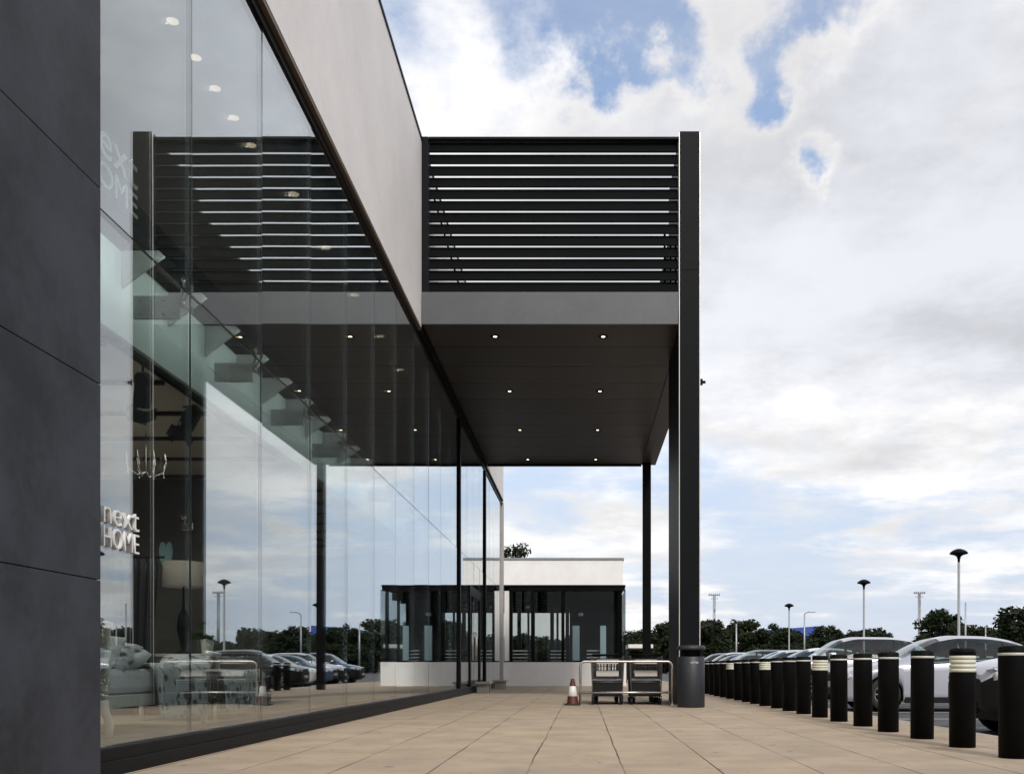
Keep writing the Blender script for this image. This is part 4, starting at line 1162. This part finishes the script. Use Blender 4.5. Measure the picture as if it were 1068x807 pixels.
def mast(u, v, Y, label):
    c = at(u, v, Y); r = thing('floodlight_mast', label, 'floodlight mast', (c.x,Y,-.1), 0, 'floodlight masts beyond the trees')
    H = c.z+.1; k = Y/1000
    b = MB()
    for sx in (-.5,.5):
        for sy in (-.5,.5): b.tube([(sx*1.8*k,sy*1.8*k,0),(sx*1.6*k,sy*1.6*k,H)], .55*k, 5)
    for i in range(int(H/2)):
        b.tube([(-.85*k,-.85*k,i*2),(.85*k,-.85*k,i*2+2)], .25*k, 4); b.tube([(.85*k,.85*k,i*2),(-.85*k,.85*k,i*2+2)], .25*k, 4)
    b.build('mast', M['galv'], r)
    b = MB(); b.box(-6*k,6*k,-.5*k,.5*k,H,H+.9*k); b.box(-4*k,4*k,-.5*k,.5*k,H-3.4*k,H-2.7*k)
    for i in range(6): b.box((-5.8+2.1*i)*k,(-4.7+2.1*i)*k,-1.2*k,.3*k,H+.9*k,H+2.2*k)
    b.build('lamp_bank', M['galv'], r)
mast(745, 621, 200, 'pale lattice floodlight mast right of the canopy column')
mast(959, 619, 200, 'pale lattice floodlight mast between the two larger lamp posts')

# blue warehouse far off
c = at(836, 652, 185)
bh = thing('warehouse', 'bright blue warehouse showing through a gap in the trees', 'warehouse', (c.x,185,-.1))
b = MB(); b.box(-7,3.2,0,14,0,5.0); b.build('wall', M['blue_clad'], bh)
b = MB(); b.prism([(-7.2,5.003),(3.4,5.003),(3.4,c.z+.0),(-7.2,c.z-.8)], -.1, 14.1, 'Y'); b.build('roof_fascia', M['blue_clad'], bh)
b = MB(); b.box(1.4,3.0,-.06,-.003,3.6,6.8); b.build('white_panel', M['white_wall'], bh)

# ------------------------------------------------------------------ trees
def make_tree(seed, H, Wd, lm, leaf=.42, n=4200, conical=False):
    rr = random.Random(seed)
    r = thing('tree', '', 'tree')
    b = MB(); tips = []
    base = H*.22
    b.tube([(0,0,0),(rr.uniform(-.1,.1),rr.uniform(-.1,.1),base),(rr.uniform(-.3,.3),rr.uniform(-.3,.3),H*.8)], H*.03, 8, r1=H*.006)
    cl = []
    for i in range(36):
        a = rr.uniform(0,6.283); hh = rr.uniform(.06,.95)
        prof = (math.sin(min(1,(hh+.18))*math.pi*.86)**.7) if not conical else (1.05-hh)*.9
        rad = Wd*.5*prof*rr.uniform(.45,.92)
        c_ = Vector((math.cos(a)*rad, math.sin(a)*rad, H*hh)); s_ = rr.uniform(.16,.28)*Wd*.5*(1 if not conical else .8)
        if c_.z + s_ > H: c_.z = H-s_*rr.uniform(.6,1.)
        cl.append((c_, s_*1.25))
        b.tube([(0,0,max(base*.6,c_.z-H*.22)), (c_.x*.5,c_.y*.5,c_.z-H*.08), c_*.96], H*.010, 5, r1=H*.003)
    b.build('trunk', M['bark'], r)
    b = MB()
    for i in range(n):
        c_, s_ = rr.choice(cl)
        v_ = Vector((rr.gauss(0,1),rr.gauss(0,1),rr.gauss(0,1))).normalized()*s_*rr.uniform(.35,1.12)**.7
        v_.z *= .8
        p_ = c_+v_
        if p_.z < .15: continue
        a_ = Vector((rr.gauss(0,1),rr.gauss(0,1),rr.gauss(0,.6))).normalized()*leaf*rr.uniform(.5,1.1); nn = (v_.normalized()+Vector((0,0,.4))+Vector((rr.gauss(0,.5),rr.gauss(0,.5),rr.gauss(0,.5))))
        d_ = nn.cross(a_).normalized()*leaf*rr.uniform(.3,.6)
        b.add([p_-a_, p_+d_*.9-a_*.2, p_+a_, p_-d_], [(0,1,2,3)])
    b.build('crown', lm, r, fix=False)
    return r
TP = [make_tree(21,8.,8.5,LEAF[0]), make_tree(22,9.5,8.,LEAF[1]), make_tree(23,7.,8.,LEAF[0]), make_tree(24,8.5,7.,LEAF[2]), make_tree(25,10.,7.,LEAF[0])]
tused = set(); rt = random.Random(5)
spots = []
def topline(u):      # height (v) of the tree tops in the photo, by direction
    return pch([(655,655),(690,650),(735,640),(752,655),(770,640),(790,648),(820,650),(835,664),(860,648),(885,652),(905,655),(925,660),(945,662),(975,660),(1000,664),(1030,658),(1068,655),(1150,650),(1300,650),(1500,650)], u)
u = 640.
while u < 1210:
    Y = 150+rt.uniform(-10,12); spots.append((u, topline(u)+rt.uniform(0,10), Y)); u += rt.uniform(10,15)
spots += [(981,636,125.),(1062,633,95.),(1005,652,120.),(1040,652,118.)]
spots.sort()
for i, (u, v, Y) in enumerate(spots):
    k = i % 5
    o = TP[k] if k not in tused else copy_tree(TP[k]); tused.add(k)
    H0 = (8.,9.5,7.,8.5,10.)[k]
    c = at(u, v, Y); s = (c.z+.1)/H0
    o.location = (c.x, Y, -.12); o.rotation_euler = (0,0,rt.uniform(0,6.28)); o.scale = (s*1.08,s*1.08,s)
    o['label'] = 'dark green tree, %s from the left in the tree line beyond the car park' % ordinal(i+1); o['group'] = 'trees beyond the car park'
for i in range(7):
    o = copy_tree(TP[i % 5]); H0 = (8.,9.5,7.,8.5,10.)[i % 5]
    o.location = (-8.5+1.75*i, 72+rt.uniform(-1,1), -.12); o.rotation_euler = (0,0,rt.uniform(0,6)); k = rt.uniform(3.2,3.9)/H0; o.scale = (k,k,k)
    o.name = 'shrub'; o['category'] = 'shrub'; o['label'] = 'leafy shrub behind the pavilion, %s from the left, seen through its glazing' % ordinal(i+1); o['group'] = 'shrubs behind the pavilion'
tt = make_tree(41, 8.2, 3.6, LEAF[0], .16, 4200); tt.location = (-4.25,60,0)
c = at(537, 566, 112); tt.scale = (1.7,1.7,c.z/8.2); tt.location = (c.x,112,0)
tag(tt, 'dark treetop showing above the white building behind the pavilion', None)

# ------------------------------------------------------------------ render settings
scene.view_settings.view_transform = 'Standard'; scene.view_settings.look = 'None'
scene.view_settings.exposure = 0.6; scene.view_settings.gamma = 1.0
scene.view_settings.use_curve_mapping = False
scene.render.engine = 'CYCLES'
cy = scene.cycles
cy.use_denoising = True; cy.max_bounces = 10; cy.diffuse_bounces = 4; cy.glossy_bounces = 6; cy.transparent_max_bounces = 24; cy.transmission_bounces = 6
cy.sample_clamp_direct = 3; cy.sample_clamp_indirect = 4; cy.caustics_reflective = False; cy.caustics_refractive = False
